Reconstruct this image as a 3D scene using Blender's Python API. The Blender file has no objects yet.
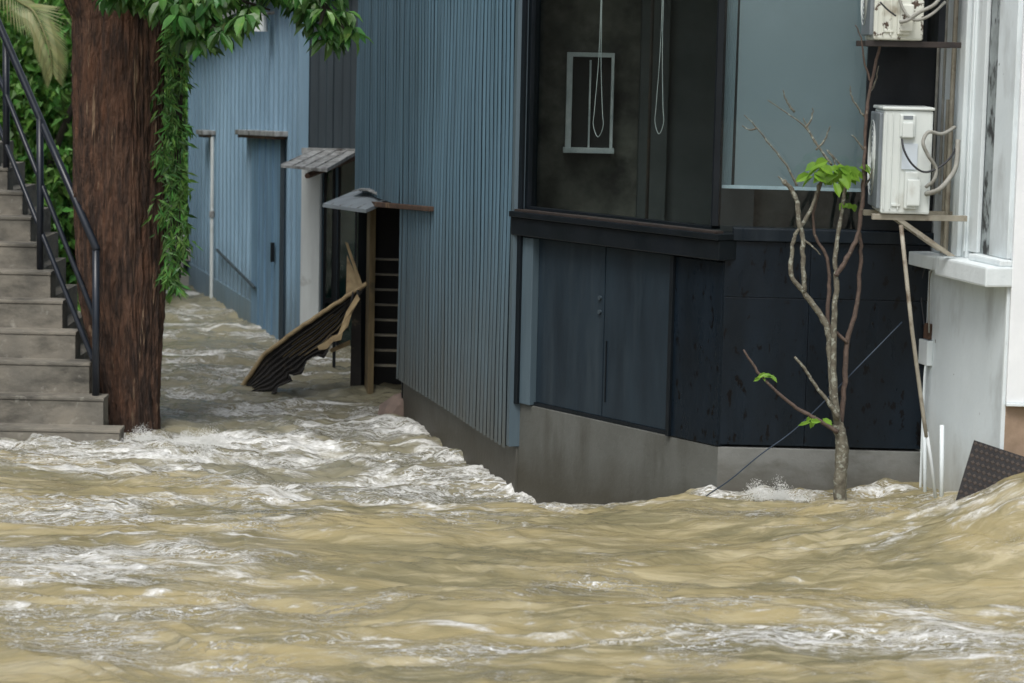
import bpy, bmesh, math, random
import numpy as np
from mathutils import Vector, Matrix
random.seed(7); rng = np.random.default_rng(7)
S = bpy.context.scene
COL = S.collection
# ------------------------------------------------------------------ camera
F = 2418.0; HZ = 50.0; CAMZ = 2.4
TH = math.atan((341.5-HZ)/F)
cd = bpy.data.cameras.new('camera'); cam = bpy.data.objects.new('camera', cd); COL.objects.link(cam)
cd.sensor_width = 36; cd.lens = F*36/1024; cd.clip_end = 2000; cd.clip_start = .1
ROLL = math.radians(1.25)
cam.location = (0, 0, CAMZ); cam.rotation_euler = (Matrix.Rotation(math.pi/2-TH, 3, 'X') @ Matrix.Rotation(ROLL, 3, 'Z')).to_euler()
cd.dof.use_dof = True; cd.dof.focus_distance = 12.6; cd.dof.aperture_fstop = 4.0
S.camera = cam
# ------------------------------------------------------------------ sky and sun (overcast)
w = bpy.data.worlds.new('World'); S.world = w; w.use_nodes = True
nt = w.node_tree; nt.nodes.clear()
sky = nt.nodes.new('ShaderNodeTexSky'); sky.sky_type = 'NISHITA'; sky.sun_disc = False
sky.sun_elevation = math.radians(58); sky.sun_rotation = math.radians(200); sky.air_density = 1.0; sky.dust_density = 4.0
hs = nt.nodes.new('ShaderNodeHueSaturation'); hs.inputs['Saturation'].default_value = .42
bg = nt.nodes.new('ShaderNodeBackground'); bg.inputs[1].default_value = .13
wo = nt.nodes.new('ShaderNodeOutputWorld')
nt.links.new(sky.outputs[0], hs.inputs['Color']); nt.links.new(hs.outputs[0], bg.inputs[0]); nt.links.new(bg.outputs[0], wo.inputs[0])
sl = bpy.data.lights.new('sun', 'SUN'); so = bpy.data.objects.new('sun', sl); COL.objects.link(so)
sl.energy = 1.3; sl.angle = math.radians(25); sl.color = (1, .985, .96)
# light comes from behind the camera, a little from the left
az = math.radians(200); el = math.radians(58)
sd = Vector((math.sin(az)*math.cos(el), math.cos(az)*math.cos(el), math.sin(el)))
so.rotation_euler = sd.to_track_quat('Z', 'Y').to_euler()
S.view_settings.view_transform = 'Standard'; S.view_settings.look = 'None'
S.view_settings.exposure = 0.42; S.view_settings.gamma = 1; S.view_settings.use_curve_mapping = False

# ------------------------------------------------------------------ geometry from measured image points
cT, sT = math.cos(TH), math.sin(TH)
def ray(px, py):
    a, b = px-512, py-341.5; h = a*math.cos(ROLL)+b*math.sin(ROLL); v = a*math.sin(ROLL)-b*math.cos(ROLL)
    return Vector((h, F*cT+v*sT, -F*sT+v*cT))
def P(px, py, Y):
    r = ray(px, py); t = Y/r.y
    return Vector((r.x*t, Y, CAMZ+r.z*t))
def W(px, py, z=0.0):
    r = ray(px, py); t = (z-CAMZ)/r.z
    return Vector((r.x*t, r.y*t, z))
class Wall:
    def __init__(s, A, B):
        s.A = Vector((A[0], A[1])); s.B = Vector((B[0], B[1])); s.len = (s.B-s.A).length
        s.t = (s.B-s.A).normalized(); s.n = Vector((s.t.y, -s.t.x))
        if s.n.dot(s.A) > 0: s.n = -s.n          # normal towards the camera
    def uv(s, px, py, off=0.0):
        r = ray(px, py); d = Vector((r.x, r.y)); A = s.A+s.n*off
        t = A.dot(s.n)/d.dot(s.n)
        p = d*t
        return (p-A).dot(s.t), CAMZ+r.z*t
    def pt(s, u, z, o=0.0):
        q = s.A+s.t*u+s.n*o
        return Vector((q.x, q.y, z))
# ------------------------------------------------------------------ object helpers
def obj(name, bm, mat, parent=None, smooth=False):
    me = bpy.data.meshes.new(name)
    if isinstance(bm, tuple):
        v, f = bm[0], bm[1]
        me.from_pydata([tuple(x) for x in v] if not isinstance(v, np.ndarray) else v.tolist(), [], f)
    else:
        bmesh.ops.recalc_face_normals(bm, faces=bm.faces) if len(bm.faces) and not getattr(bm, 'keep', False) else None
        bm.to_mesh(me); bm.free()
    if parent is not None:
        wl = Vector((0, 0, 0)); p = parent
        while p is not None: wl += p.location; p = p.parent
        me.transform(Matrix.Translation(-wl))
    me.materials.append(mat)
    if smooth:
        me.polygons.foreach_set('use_smooth', [True]*len(me.polygons))
    o = bpy.data.objects.new(name, me); COL.objects.link(o)
    if parent is not None: o.parent = parent
    return o
def thing(name, label, cat, loc, group=None):
    o = bpy.data.objects.new(name, None); COL.objects.link(o); o.empty_display_size = .1
    o.location = loc; o['label'] = label; o['category'] = cat
    if group: o['group'] = group
    return o
def tag(o, label, cat, group=None, kind=None):
    o['label'] = label; o['category'] = cat
    if group: o['group'] = group
    if kind: o['kind'] = kind
    return o
def B(): return bmesh.new()
def hexa(bm, c, bev=0.0):
    """8 corners: bottom ring 0-3, top ring 4-7"""
    vs = [bm.verts.new(p) for p in c]
    fs = [(0,3,2,1), (4,5,6,7), (0,1,5,4), (1,2,6,5), (2,3,7,6), (3,0,4,7)]
    faces = [bm.faces.new([vs[i] for i in f]) for f in fs]
    if bev > 0:
        ed = set(e for f in faces for e in f.edges)
        bmesh.ops.bevel(bm, geom=list(ed), offset=bev, segments=2, affect='EDGES', profile=.6)
def box(bm, x0, x1, y0, y1, z0, z1, bev=0.0):
    hexa(bm, [(x0,y0,z0),(x1,y0,z0),(x1,y1,z0),(x0,y1,z0),(x0,y0,z1),(x1,y0,z1),(x1,y1,z1),(x0,y1,z1)], bev)
def wbox(bm, W_, u0, u1, z0, z1, o0, o1, bev=0.0, z0b=None, z1b=None):
    """box on a wall; z0b,z1b = heights at the u1 end"""
    z0b = z0 if z0b is None else z0b; z1b = z1 if z1b is None else z1b
    hexa(bm, [W_.pt(u0,z0,o0), W_.pt(u1,z0b,o0), W_.pt(u1,z0b,o1), W_.pt(u0,z0,o1),
              W_.pt(u0,z1,o0), W_.pt(u1,z1b,o0), W_.pt(u1,z1b,o1), W_.pt(u0,z1,o1)], bev)
def tube(bm, pts, rad, seg=8, cap=True):
    pts = [Vector(p) for p in pts]; n = len(pts)
    rad = rad if isinstance(rad, (list, tuple)) else [rad]*n
    rings = []; prev = None
    for i, p in enumerate(pts):
        d = (pts[min(i+1, n-1)]-pts[max(i-1, 0)]).normalized()
        if prev is None:
            a = Vector((0,0,1)) if abs(d.z) < .9 else Vector((1,0,0))
            x = d.cross(a).normalized()
        else:
            x = (prev-d*prev.dot(d)).normalized()
        prev = x; y = d.cross(x)
        rings.append([bm.verts.new(p+(x*math.cos(t)+y*math.sin(t))*rad[i]) for t in [2*math.pi*k/seg for k in range(seg)]])
    for a, b in zip(rings, rings[1:]):
        for k in range(seg): bm.faces.new((a[k], a[(k+1)%seg], b[(k+1)%seg], b[k]))
    if cap: bm.faces.new(rings[0][::-1]); bm.faces.new(rings[-1])
def smoothpath(pts, k=4):
    pts = [Vector(p) for p in pts]; out = []
    for i in range(len(pts)-1):
        p0 = pts[max(i-1,0)]; p1 = pts[i]; p2 = pts[i+1]; p3 = pts[min(i+2, len(pts)-1)]
        for j in range(k):
            t = j/k
            out.append(.5*((2*p1)+(-p0+p2)*t+(2*p0-5*p1+4*p2-p3)*t*t+(-p0+3*p1-3*p2+p3)*t**3))
    out.append(pts[-1]); return out
def lathe_panel(): pass
# numpy gradient noise
_perm = rng.permutation(256); _perm = np.concatenate([_perm, _perm])
_g = np.array([[math.cos(a), math.sin(a)] for a in np.linspace(0, 2*math.pi, 256, endpoint=False)])
def noise2(x, y):
    xi = np.floor(x).astype(int); yi = np.floor(y).astype(int); xf = x-xi; yf = y-yi
    u = xf**3*(xf*(xf*6-15)+10); v = yf**3*(yf*(yf*6-15)+10)
    def g(ix, iy, dx, dy):
        h = _perm[(_perm[ix & 255]+iy) & 255]; q = _g[h]
        return q[...,0]*dx+q[...,1]*dy
    a = g(xi, yi, xf, yf); b = g(xi+1, yi, xf-1, yf); c = g(xi, yi+1, xf, yf-1); d = g(xi+1, yi+1, xf-1, yf-1)
    return (a+(b-a)*u+(c-a)*v+(a-b-c+d)*u*v)*1.5
def fbm(x, y, o=4, gain=.5):
    s = 0; a = 1; 
    for i in range(o): s = s+a*noise2(x*2**i+i*17.3, y*2**i+i*9.1); a *= gain
    return s
# ------------------------------------------------------------------ materials
def mat(name, c1, c2=None, rough=.7, scale=6.0, stretch=(1,1,1), contrast=(.35,.65), bump=0.0, bscale=40.0, bstretch=(1,1,1),
        c3=None, s3=3.0, st3=(1,1,1), lim3=(.55,.7), metallic=0.0, spec=.5, detail=6, island=0.0, c4=None, s4=30, st4=(1,1,1), lim4=(.62,.68), rvar=0.0, trans=0.0, wet=None):
    m = bpy.data.materials.new(name); m.use_nodes = True; n = m.node_tree.nodes; l = m.node_tree.links
    b = n['Principled BSDF']; b.inputs['Roughness'].default_value = rough; b.inputs['Metallic'].default_value = metallic
    b.inputs['Specular IOR Level'].default_value = spec
    tc = n.new('ShaderNodeNewGeometry')
    def nz(sc, st, det=detail, ru=.6):
        mp = n.new('ShaderNodeMapping'); mp.inputs['Scale'].default_value = st; l.new(tc.outputs['Position'], mp.inputs[0])
        t = n.new('ShaderNodeTexNoise'); t.inputs['Scale'].default_value = sc; t.inputs['Detail'].default_value = det
        t.inputs['Roughness'].default_value = ru; l.new(mp.outputs[0], t.inputs['Vector']); return t
    def ramp(src, lo, hi):
        r = n.new('ShaderNodeMapRange'); r.inputs['From Min'].default_value = lo; r.inputs['From Max'].default_value = hi
        r.clamp = True; l.new(src, r.inputs['Value']); return r.outputs[0]
    def mix(fac, a, bb):
        x = n.new('ShaderNodeMix'); x.data_type = 'RGBA'
        l.new(fac, x.inputs[0])
        for s_, v in ((6, a), (7, bb)):
            if isinstance(v, tuple): x.inputs[s_].default_value = (*v, 1)
            else: l.new(v, x.inputs[s_])
        return x.outputs[2]
    c2 = c2 or tuple(.75*x for x in c1)
    out = mix(ramp(nz(scale, stretch).outputs[0], *contrast), c1, c2)
    if c3: out = mix(ramp(nz(s3, st3).outputs[0], *lim3), out, c3)
    if c4: out = mix(ramp(nz(s4, st4, 3).outputs[0], *lim4), out, c4)
    if wet:
        sx = n.new('ShaderNodeSeparateXYZ'); l.new(tc.outputs['Position'], sx.inputs[0])
        ad = n.new('ShaderNodeMath'); ad.operation = 'MULTIPLY_ADD'; ad.inputs[1].default_value = wet[3]; l.new(nz(wet[4] if len(wet) > 4 else 5, (1,1,.5), 5).outputs[0], ad.inputs[0]); l.new(sx.outputs['Z'], ad.inputs[2])
        out = mix(ramp(ad.outputs[0], wet[1], wet[0]), out, wet[2])
    if island > 0:
        h = n.new('ShaderNodeHueSaturation'); l.new(out, h.inputs['Color'])
        r = n.new('ShaderNodeMapRange'); r.inputs['To Min'].default_value = 1-island; r.inputs['To Max'].default_value = 1+island
        l.new(tc.outputs['Random Per Island'], r.inputs['Value']); l.new(r.outputs[0], h.inputs['Value'])
        r2 = n.new('ShaderNodeMapRange'); r2.inputs['To Min'].default_value = .475; r2.inputs['To Max'].default_value = .525
        mm = n.new('ShaderNodeMath'); mm.operation = 'MULTIPLY'; mm.inputs[1].default_value = 7.31
        fr = n.new('ShaderNodeMath'); fr.operation = 'FRACT'; l.new(tc.outputs['Random Per Island'], mm.inputs[0]); l.new(mm.outputs[0], fr.inputs[0])
        l.new(fr.outputs[0], r2.inputs['Value']); l.new(r2.outputs[0], h.inputs['Hue']); out = h.outputs[0]
    l.new(out, b.inputs['Base Color'])
    if rvar > 0:
        r = n.new('ShaderNodeMapRange'); r.inputs['To Min'].default_value = max(.02, rough-rvar); r.inputs['To Max'].default_value = min(1, rough+rvar)
        r.inputs['From Min'].default_value = .35; r.inputs['From Max'].default_value = .65
        l.new(nz(scale*1.7, stretch).outputs[0], r.inputs['Value']); l.new(r.outputs[0], b.inputs['Roughness'])
    if bump > 0:
        bp = n.new('ShaderNodeBump'); bp.inputs['Distance'].default_value = bump; bp.inputs['Strength'].default_value = 1
        l.new(nz(bscale, bstretch).outputs[0], bp.inputs['Height']); l.new(bp.outputs[0], b.inputs['Normal'])
    if trans > 0:
        tr = n.new('ShaderNodeBsdfTranslucent'); l.new(out, tr.inputs[0]); ms = n.new('ShaderNodeMixShader'); ms.inputs[0].default_value = trans
        o_ = n['Material Output']; l.new(b.outputs[0], ms.inputs[1]); l.new(tr.outputs[0], ms.inputs[2]); l.new(ms.outputs[0], o_.inputs[0])
    return m
def glass(name, tint=(.8,.85,.85), refl=1.0, ior=1.5):
    m = bpy.data.materials.new(name); m.use_nodes = True; n = m.node_tree.nodes; l = m.node_tree.links
    n.remove(n['Principled BSDF']); t = n.new('ShaderNodeBsdfTransparent'); t.inputs[0].default_value = (*tint, 1)
    g = n.new('ShaderNodeBsdfGlossy'); g.inputs['Roughness'].default_value = .02; g.inputs[0].default_value = (refl, refl, refl, 1)
    lw = n.new('ShaderNodeLayerWeight'); lw.inputs[0].default_value = .5
    pw = n.new('ShaderNodeMath'); pw.operation = 'POWER'; pw.inputs[1].default_value = 3.2; l.new(lw.outputs['Facing'], pw.inputs[0])
    f = n.new('ShaderNodeMath'); f.operation = 'MULTIPLY_ADD'; f.inputs[1].default_value = .9; f.inputs[2].default_value = .035; l.new(pw.outputs[0], f.inputs[0])
    geo = n.new('ShaderNodeNewGeometry'); nz = n.new('ShaderNodeTexNoise'); nz.inputs['Scale'].default_value = 2.2; nz.inputs['Detail'].default_value = 0
    l.new(geo.outputs['Position'], nz.inputs['Vector']); bp = n.new('ShaderNodeBump'); bp.inputs['Distance'].default_value = .0012
    l.new(nz.outputs[0], bp.inputs['Height']); l.new(bp.outputs[0], g.inputs['Normal'])
    ms = n.new('ShaderNodeMixShader'); l.new(f.outputs[0], ms.inputs[0]); l.new(t.outputs[0], ms.inputs[1]); l.new(g.outputs[0], ms.inputs[2])
    l.new(ms.outputs[0], n['Material Output'].inputs[0]); return m
M = {}
M['corr'] = mat('corrugated_blue', (.12,.215,.285), (.08,.14,.185), .5, 5, (9,9,.12), wet=(.35,1.9,(.085,.088,.078),.6), bump=.001, bscale=60, c3=(.055,.095,.115), s3=5, st3=(9,9,.2), lim3=(.54,.8), metallic=.1, rvar=.12)
M['farblue'] = mat('sheet_pale_blue', (.235,.365,.475), (.18,.29,.385), .55, 3, wet=(.1,.75,(.12,.17,.20),.35), stretch=(3,3,.3), bump=.002, bscale=12, bstretch=(1,1,.2), c3=(.10,.15,.19), s3=5, st3=(5,5,.25), lim3=(.58,.85), rvar=.1)
M['fardoor'] = mat('door_blue', (.16,.29,.42), (.10,.18,.26), .55, 4, (4,4,.3), c3=(.06,.09,.12), s3=6, st3=(6,6,.3), lim3=(.5,.8), bump=.002, bscale=30)
M['greysheet'] = mat('grey_sheet', (.038,.056,.068), (.028,.041,.05), .6, 4, (4,4,.3), bump=.001)
M['whitepanel'] = mat('white_panel', (.66,.71,.71), (.56,.60,.60), .6, 4, (3,3,.4), c3=(.2,.2,.17), s3=4, lim3=(.6,.8))
M['black'] = mat('black_painted_metal', (.008,.014,.021), (.005,.009,.013), .38, 3, (2,2,.5), c3=(.02,.027,.034), s3=4, st3=(3,3,.4), lim3=(.5,.8), bump=.0015, bscale=14, rvar=.12, spec=0.22)
M['blackwet'] = mat('black_wet_board', (.0075,.0135,.021), (.0045,.008,.012), .33, 3, (2,2,.6), c3=(.002,.002,.003), s3=26, st3=(1,1,.45), lim3=(.6,.63), bump=.0015, bscale=14, rvar=.1, spec=0.22)
M['doorblue'] = mat('dark_blue_door', (.020,.033,.045), (.012,.020,.028), .42, 2.5, (2.5,2.5,.5), c3=(.034,.048,.058), s3=3, st3=(3,3,.25), lim3=(.52,.8), bump=.0015, bscale=10, rvar=.12, spec=0.3)
M['darkrust'] = mat('dark_rusty_metal', (.035,.026,.022), (.018,.015,.014), .6, 10, c3=(.08,.045,.03), s3=9, lim3=(.6,.75))
M['trim'] = mat('dark_trim', (.008,.011,.015), (.005,.008,.010), .4, 4, bump=.001, rvar=.1, spec=0.25)
M['pale_edge'] = mat('blue_corner_trim', (.085,.125,.15), (.06,.09,.11), .5, 3, (3,3,.3))
M['plinth'] = mat('plinth_cement', (.115,.12,.11), (.085,.088,.078), .6, 3, wet=(.25,.48,(.055,.052,.04),.3), stretch=(1,1,.6), bump=.003, bscale=30, c3=(.06,.06,.05), s3=3, st3=(2,2,.5), lim3=(.5,.75))
M['plinth2'] = mat('plinth_pale_cement', (.19,.195,.185), (.14,.145,.135), .6, 4, wet=(.36,.55,(.075,.07,.055),.2), bump=.003, bscale=30, c3=(.09,.09,.075), s3=4, st3=(1,1,2), lim3=(.52,.75))
M['concrete'] = mat('stair_concrete', (.235,.215,.175), (.15,.142,.12), .85, 4, bump=.006, bscale=30, c3=(.065,.062,.052), s3=3.5, st3=(1,1,2.2), lim3=(.46,.70), c4=(.31,.30,.26), s4=14, lim4=(.62,.8))
M['rail'] = mat('railing_paint', (.018,.024,.035), (.012,.016,.024), .35, 10, bump=.0008, c3=(.06,.05,.045), s3=12, lim3=(.66,.75))
M['bark'] = mat('bark', (.125,.066,.040), (.038,.022,.015), .9, 10, (3.4,3.4,.45), contrast=(.40,.58), bump=.06, bscale=13, bstretch=(3.0,3.0,.8), c3=(.17,.075,.038), s3=4, st3=(2,2,.6), lim3=(.5,.8), c4=(.28,.19,.12), s4=6, st4=(4.2,4.2,.20), lim4=(.63,.66), wet=(.0,.35,(.05,.028,.018),.3))
M['twig'] = mat('sapling_bark', (.17,.16,.12), (.085,.075,.055), .85, 40, bump=.004, bscale=60, c3=(.28,.29,.24), s3=45, lim3=(.55,.62))
M['redtwig'] = mat('sapling_red_bark', (.12,.085,.066), (.06,.042,.034), .8, 40, bump=.003, bscale=60, c3=(.2,.17,.13), s3=40, lim3=(.6,.68))
M['leaf_dark'] = mat('tree_leaf', (.095,.23,.05), (.05,.145,.03), .38, 3, island=.55, c3=(.17,.24,.06), s3=9, lim3=(.6,.72), trans=.25)
M['leaf_vine'] = mat('vine_leaf', (.12,.27,.06), (.055,.15,.03), .42, 6, island=.6, trans=.25)
M['leaf_bg'] = mat('background_leaf', (.12,.28,.05), (.075,.19,.03), .5, 3, island=.6, trans=.3)
M['leaf_young'] = mat('young_leaf', (.20,.40,.045), (.12,.29,.03), .4, 12, island=.25, trans=.4)
M['palm'] = mat('palm_leaf', (.33,.34,.15), (.25,.28,.11), .5, 8, island=.2, trans=.3)
M['darkwood'] = mat('dark_stem', (.04,.035,.025), (.03,.025,.02), .9, 8)
M['tin'] = mat('weathered_tin', (.33,.345,.345), (.20,.205,.20), .6, 7, (3,3,1), contrast=(.4,.6), c3=(.05,.045,.04), s3=6, st3=(2,2,1), lim3=(.5,.7), bump=.002)
M['awning'] = mat('awning_sheet', (.27,.315,.345), (.20,.23,.25), .5, 4, c3=(.07,.065,.055), s3=5, lim3=(.56,.78), bump=.001)
M['wood'] = mat('weathered_wood', (.20,.15,.075), (.12,.09,.045), .8, 8, (4,4,.4), bump=.002, bscale=30, bstretch=(4,4,.4), c3=(.05,.05,.035), s3=5, lim3=(.6,.75))
M['rust'] = mat('rusty_timber', (.12,.065,.04), (.05,.03,.02), .85, 14, bump=.003, c3=(.3,.2,.1), s3=9, lim3=(.6,.7))
M['tar'] = mat('black_roofing', (.012,.011,.010), (.02,.018,.015), .75, 10, bump=.004, bscale=30, c3=(.10,.08,.05), s3=14, st3=(1,1,1), lim3=(.6,.75))
M['tan'] = mat('torn_tan_board', (.44,.34,.19), (.30,.22,.12), .8, 14, bump=.002, c3=(.12,.09,.05), s3=14, lim3=(.6,.75))
M['white'] = mat('white_render', (.72,.79,.81), (.64,.71,.73), .7, 2.5, (1,1,.6), wet=(.4,1.0,(.36,.34,.27),.5,3), bump=.002, bscale=20, c3=(.33,.35,.34), s3=2.8, st3=(1.5,1.5,.6), lim3=(.50,.80), c4=(.06,.06,.055), s4=26, st4=(1,1,.8), lim4=(.735,.76))
M['white2'] = mat('white_trim', (.72,.78,.79), (.64,.70,.71), .6, 5, (2,2,.4), c3=(.22,.23,.21), s3=6, st3=(4,4,.4), lim3=(.6,.8), bump=.002)
M['brightwhite'] = mat('white_front', (.80,.83,.84), (.74,.77,.78), .6, 5, bump=.001)
M['mildew'] = mat('mildewed_render', (.36,.41,.42), (.22,.25,.25), .8, 8, c3=(.035,.038,.038), s3=16, st3=(1,1,.5), lim3=(.5,.6))
M['beige'] = mat('beige_stone', (.33,.24,.17), (.25,.18,.12), .8, 12, bump=.002)
M['acwhite'] = mat('ac_casing', (.63,.675,.65), (.57,.615,.59), .4, 4, c3=(.36,.35,.29), s3=6, st3=(1,1,.5), lim3=(.58,.8))
M['acdirty'] = mat('ac_casing_rusty', (.66,.68,.61), (.58,.60,.53), .5, 4, c3=(.07,.045,.03), s3=24, lim3=(.60,.63), c4=(.3,.27,.2), s4=8, lim4=(.55,.75))
M['acgrille'] = mat('ac_front', (.20,.23,.25), (.15,.175,.19), .5, 6)
M['bluesticker'] = mat('blue_label', (.03,.17,.36), (.04,.2,.4), .5)
M['palesticker'] = mat('pale_label', (.55,.62,.68), (.5,.56,.6), .5)
M['bracket'] = mat('bracket_metal', (.33,.31,.25), (.23,.21,.16), .6, 14, c3=(.12,.09,.06), s3=12, lim3=(.56,.7))
M['hose'] = mat('hose_wrap', (.30,.30,.27), (.22,.22,.19), .7, 25, bump=.003, bscale=60)
M['cable'] = mat('black_cable', (.02,.022,.026), None, .5)
M['bluecable'] = mat('blue_cable', (.025,.045,.075), None, .5)
M['interior'] = mat('interior_concrete', (.19,.185,.155), (.10,.10,.085), .85, 5, bump=.004, bscale=20, c3=(.04,.04,.036), s3=4, lim3=(.45,.65))
M['indark'] = mat('interior_dark', (.10,.11,.11), (.07,.08,.08), .8, 4)
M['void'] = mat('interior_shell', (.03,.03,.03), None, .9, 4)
M['stairin'] = mat('inner_stair_timber', (.26,.24,.19), (.16,.145,.11), .8, 10)
M['blind'] = mat('roller_blind', (.32,.35,.35), (.29,.32,.32), .8, 2)
M['curtain'] = mat('pale_curtain', (.50,.56,.57), (.44,.50,.51), .8, 2)
M['whiteframe'] = mat('white_window_frame', (.86,.90,.90), (.5,.56,.58), .5)
M['rubber'] = mat('black_rubber', (.02,.019,.019), (.014,.013,.013), .6, 10, spec=.2)
M['rubberdot'] = mat('brown_rubber_stud', (.055,.043,.035), (.04,.032,.027), .6, 10, spec=.25)
M['rock'] = mat('reddish_rock', (.21,.155,.125), (.13,.10,.085), .85, 9, bump=.01, bscale=20)
M['brick'] = mat('pale_block_wall', (.42,.42,.39), (.32,.32,.29), .85, 8, bump=.003)
M['brown_building'] = mat('brown_render', (.13,.115,.09), (.09,.08,.065), .85, 2, bump=.004)
M['mud'] = mat('mud', (.16,.125,.08), (.12,.095,.06), .9, 2)
M['glass_dark'] = glass('window_glass', (.86,.90,.89))
M['glass_front'] = glass('front_window_glass', (.8,.86,.88))
M['glass_door'] = glass('door_glass', (.45,.55,.48))

# ------------------------------------------------------------------ ground and flood water
bm = B(); 
vs = [bm.verts.new(p) for p in ((-400,-100,-1.0),(400,-100,-1.0),(400,700,-1.0),(-400,700,-1.0))]; bm.faces.new(vs)
o = obj('ground', bm, M['mud']); o['kind'] = 'structure'

CONTACT = [(.03,13.0,.99,11.6,.07),(.99,11.58,1.93,11.42,.07),(1.53,11.2,1.54,11.2,.10),(2.0,11.05,2.02,11.05,.10),(-1.0,16.0,.0,13.1,.12),(-3.2,14.45,-2.3,14.45,.12),(-2.0,10.9,-1.0,11.3,.2)]
def water():
    fine = .016
    ys = [4.0]
    while ys[-1] < 46:
        y = ys[-1]; st = .016 if 7.8 < y < 15.5 else (.028 if 7 < y < 19 else (.06 if 6 < y < 28 else .4)); ys.append(y+st)
    xs = [-22.0]
    while xs[-1] < 16:
        x = xs[-1]; st = .016 if -3.1 < x < 2.5 else (.06 if -5 < x < 3.5 else .5); xs.append(x+st)
    xs = np.array(xs); ys = np.array(ys)
    X, Y = np.meshgrid(xs, ys)
    # crest line: street water stands higher than the water in the alley
    Yc = 11.5-.35/(1+np.exp((X+.1)*5.0))+.95/(1+np.exp((X+1.35)*4.0))+.5/(1+np.exp((X+2.2)*4.0))+.15*noise2(X*.9+3, X*0+.5)
    s = np.clip((Y-Yc)/(1.1), 0, 1); s = s*s*(3-2*s)
    s = s*(1-1/(1+np.exp(-(X-2.2)*6)))
    base = (.225+.11*np.clip((X-1.0)/1.0, 0, 1.3)*np.clip((Y-9.5)/1.5, 0, 1))*(1-s)-.035*s
    street = 1-s
    # warp
    wx = X+.25*fbm(X*.8+5, Y*.8, 3); wy = Y+.25*fbm(X*.8+50, Y*.8+9, 3)
    big = .050*fbm(wx*.42, wy*1.0, 2)
    mid = .036*(1-np.abs(fbm(wx*.75+11, wy*2.6+4, 3, .45))*1.6)
    small = .0115*(1-np.abs(fbm(wx*2.4+21, wy*8.0+4, 3, .5))*1.8)
    tiny = .0018*fbm(wx*7, wy*17, 3, .5)
    ha = .032*fbm(wx*1.3, wy*2.2, 3)+.022*(1-np.abs(fbm(wx*2.2+70, wy*5.5, 3, .5))*1.8)+.006*(1-np.abs(fbm(wx*6, wy*14, 2))*1.8)
    h = base+street*(big+mid*.95+small+tiny)+s*(ha*1.3+tiny)
    lip = np.exp(-((Y-Yc-.05)/.28)**2)
    h += lip*(.03*np.abs(fbm(X*3, Y*2+8, 3))+.01)
    jump = np.exp(-((Y-Yc-1.0)/.5)**2)*(X < .3)
    h += jump*(.03*fbm(X*5, Y*6, 4))
    # wave piling up against tree foot and steps
    tx, ty = -2.27, 14.9
    r2 = ((X-tx-.28)/.30)**2+((Y-ty+.35)/.40)**2
    h -= .05*np.exp(-((X-tx)/.5)**2-((Y-14.8)/.3)**2)
    h += .03*np.exp(-r2)*(1+.9*fbm(X*8, Y*8, 3))
    # swell by mat on the right
    h += (.35+.05*fbm(X*3.1, Y*4, 3))*np.exp(-((X-2.62)/.62)**2-((Y-10.35)/.42)**2)
    h += .05*np.exp(-((X-.9)/.25)**2-((Y-11.35)/.25)**2)
    # ---- density of foam, and of white painted as sky reflections
    D = np.full_like(X, .0)
    D += .12*np.exp(-((X+2.3)/.95)**2-((Y-11.3)/1.4)**2)
    D += .27*np.exp(-((X+1.6)/.6)**2-((Y-9.7)/1.1)**2)  # lower left, with the patch above: white stands in for sky reflections
    D += .34*np.exp(-((X-1.5)/.65)**2-((Y-8.9)/.45)**2)
    D += .25*np.exp(-((X-.1)/.8)**2-((Y-8.7)/.25)**2)
    D += .12*np.exp(-((X-2.0)/.4)**2-((Y-10.4)/.35)**2)
    D += s*(.12+.40*(fbm(wx*1.1+40, wy*3.2, 4)+.15)+.12*np.exp(-((Y-14.2)/1.3)**2))
    D += jump*.10
    D += .20*lip*(X < 1.8)
    D += .7*np.exp(-r2*.7)
    D += street*.10*(fbm(wx*.9+80, wy*2.2+5, 3))+.05
    # dark slack water in the doorway and behind debris
    D -= 1.2*np.exp(-((X+.95)/.4)**2-((Y-17.0)/.42)**2)
    def near(ax, ay, bx, by, w_):
        tx_, ty_ = bx-ax, by-ay; L2 = tx_*tx_+ty_*ty_; q_ = np.clip(((X-ax)*tx_+(Y-ay)*ty_)/L2, 0, 1)
        return np.exp(-(((X-ax-q_*tx_)**2+(Y-ay-q_*ty_)**2)/w_**2))
    for seg_ in CONTACT:
        kk = near(*seg_[:4], seg_[4]); D += .20*kk*(1+.8*fbm(X*4, Y*4+30, 2)); h += .022*kk*(1+1.2*fbm(X*6, Y*6, 3))
    crest = np.clip((mid+small)/.06, -1, 1)
    D += street*.13*crest
    verts = np.stack([X, Y, h], -1).reshape(-1, 3).astype(np.float32)
    ny, nx = X.shape
    idx = np.arange(ny*nx).reshape(ny, nx)
    f = np.stack([idx[:-1,:-1], idx[:-1,1:], idx[1:,1:], idx[1:,:-1]], -1).reshape(-1, 4)
    me = bpy.data.meshes.new('flood_water')
    me.vertices.add(len(verts)); me.vertices.foreach_set('co', verts.ravel())
    me.loops.add(f.size); me.loops.foreach_set('vertex_index', f.ravel().astype(np.int32))
    me.polygons.add(len(f)); me.polygons.foreach_set('loop_start', np.arange(0, f.size, 4, dtype=np.int32)); me.polygons.foreach_set('loop_total', np.full(len(f), 4, np.int32))
    me.update(); me.polygons.foreach_set('use_smooth', np.ones(len(f), bool))
    a = me.attributes.new('foam_glint', 'FLOAT', 'POINT'); a.data.foreach_set('value', D.ravel().astype(np.float32))
    a = me.attributes.new('alley', 'FLOAT', 'POINT'); a.data.foreach_set('value', s.ravel().astype(np.float32))
    o = bpy.data.objects.new('flood_water', me); COL.objects.link(o); o['kind'] = 'structure'
    m = bpy.data.materials.new('muddy_water'); m.use_nodes = True; n = m.node_tree.nodes; l = m.node_tree.links
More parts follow.
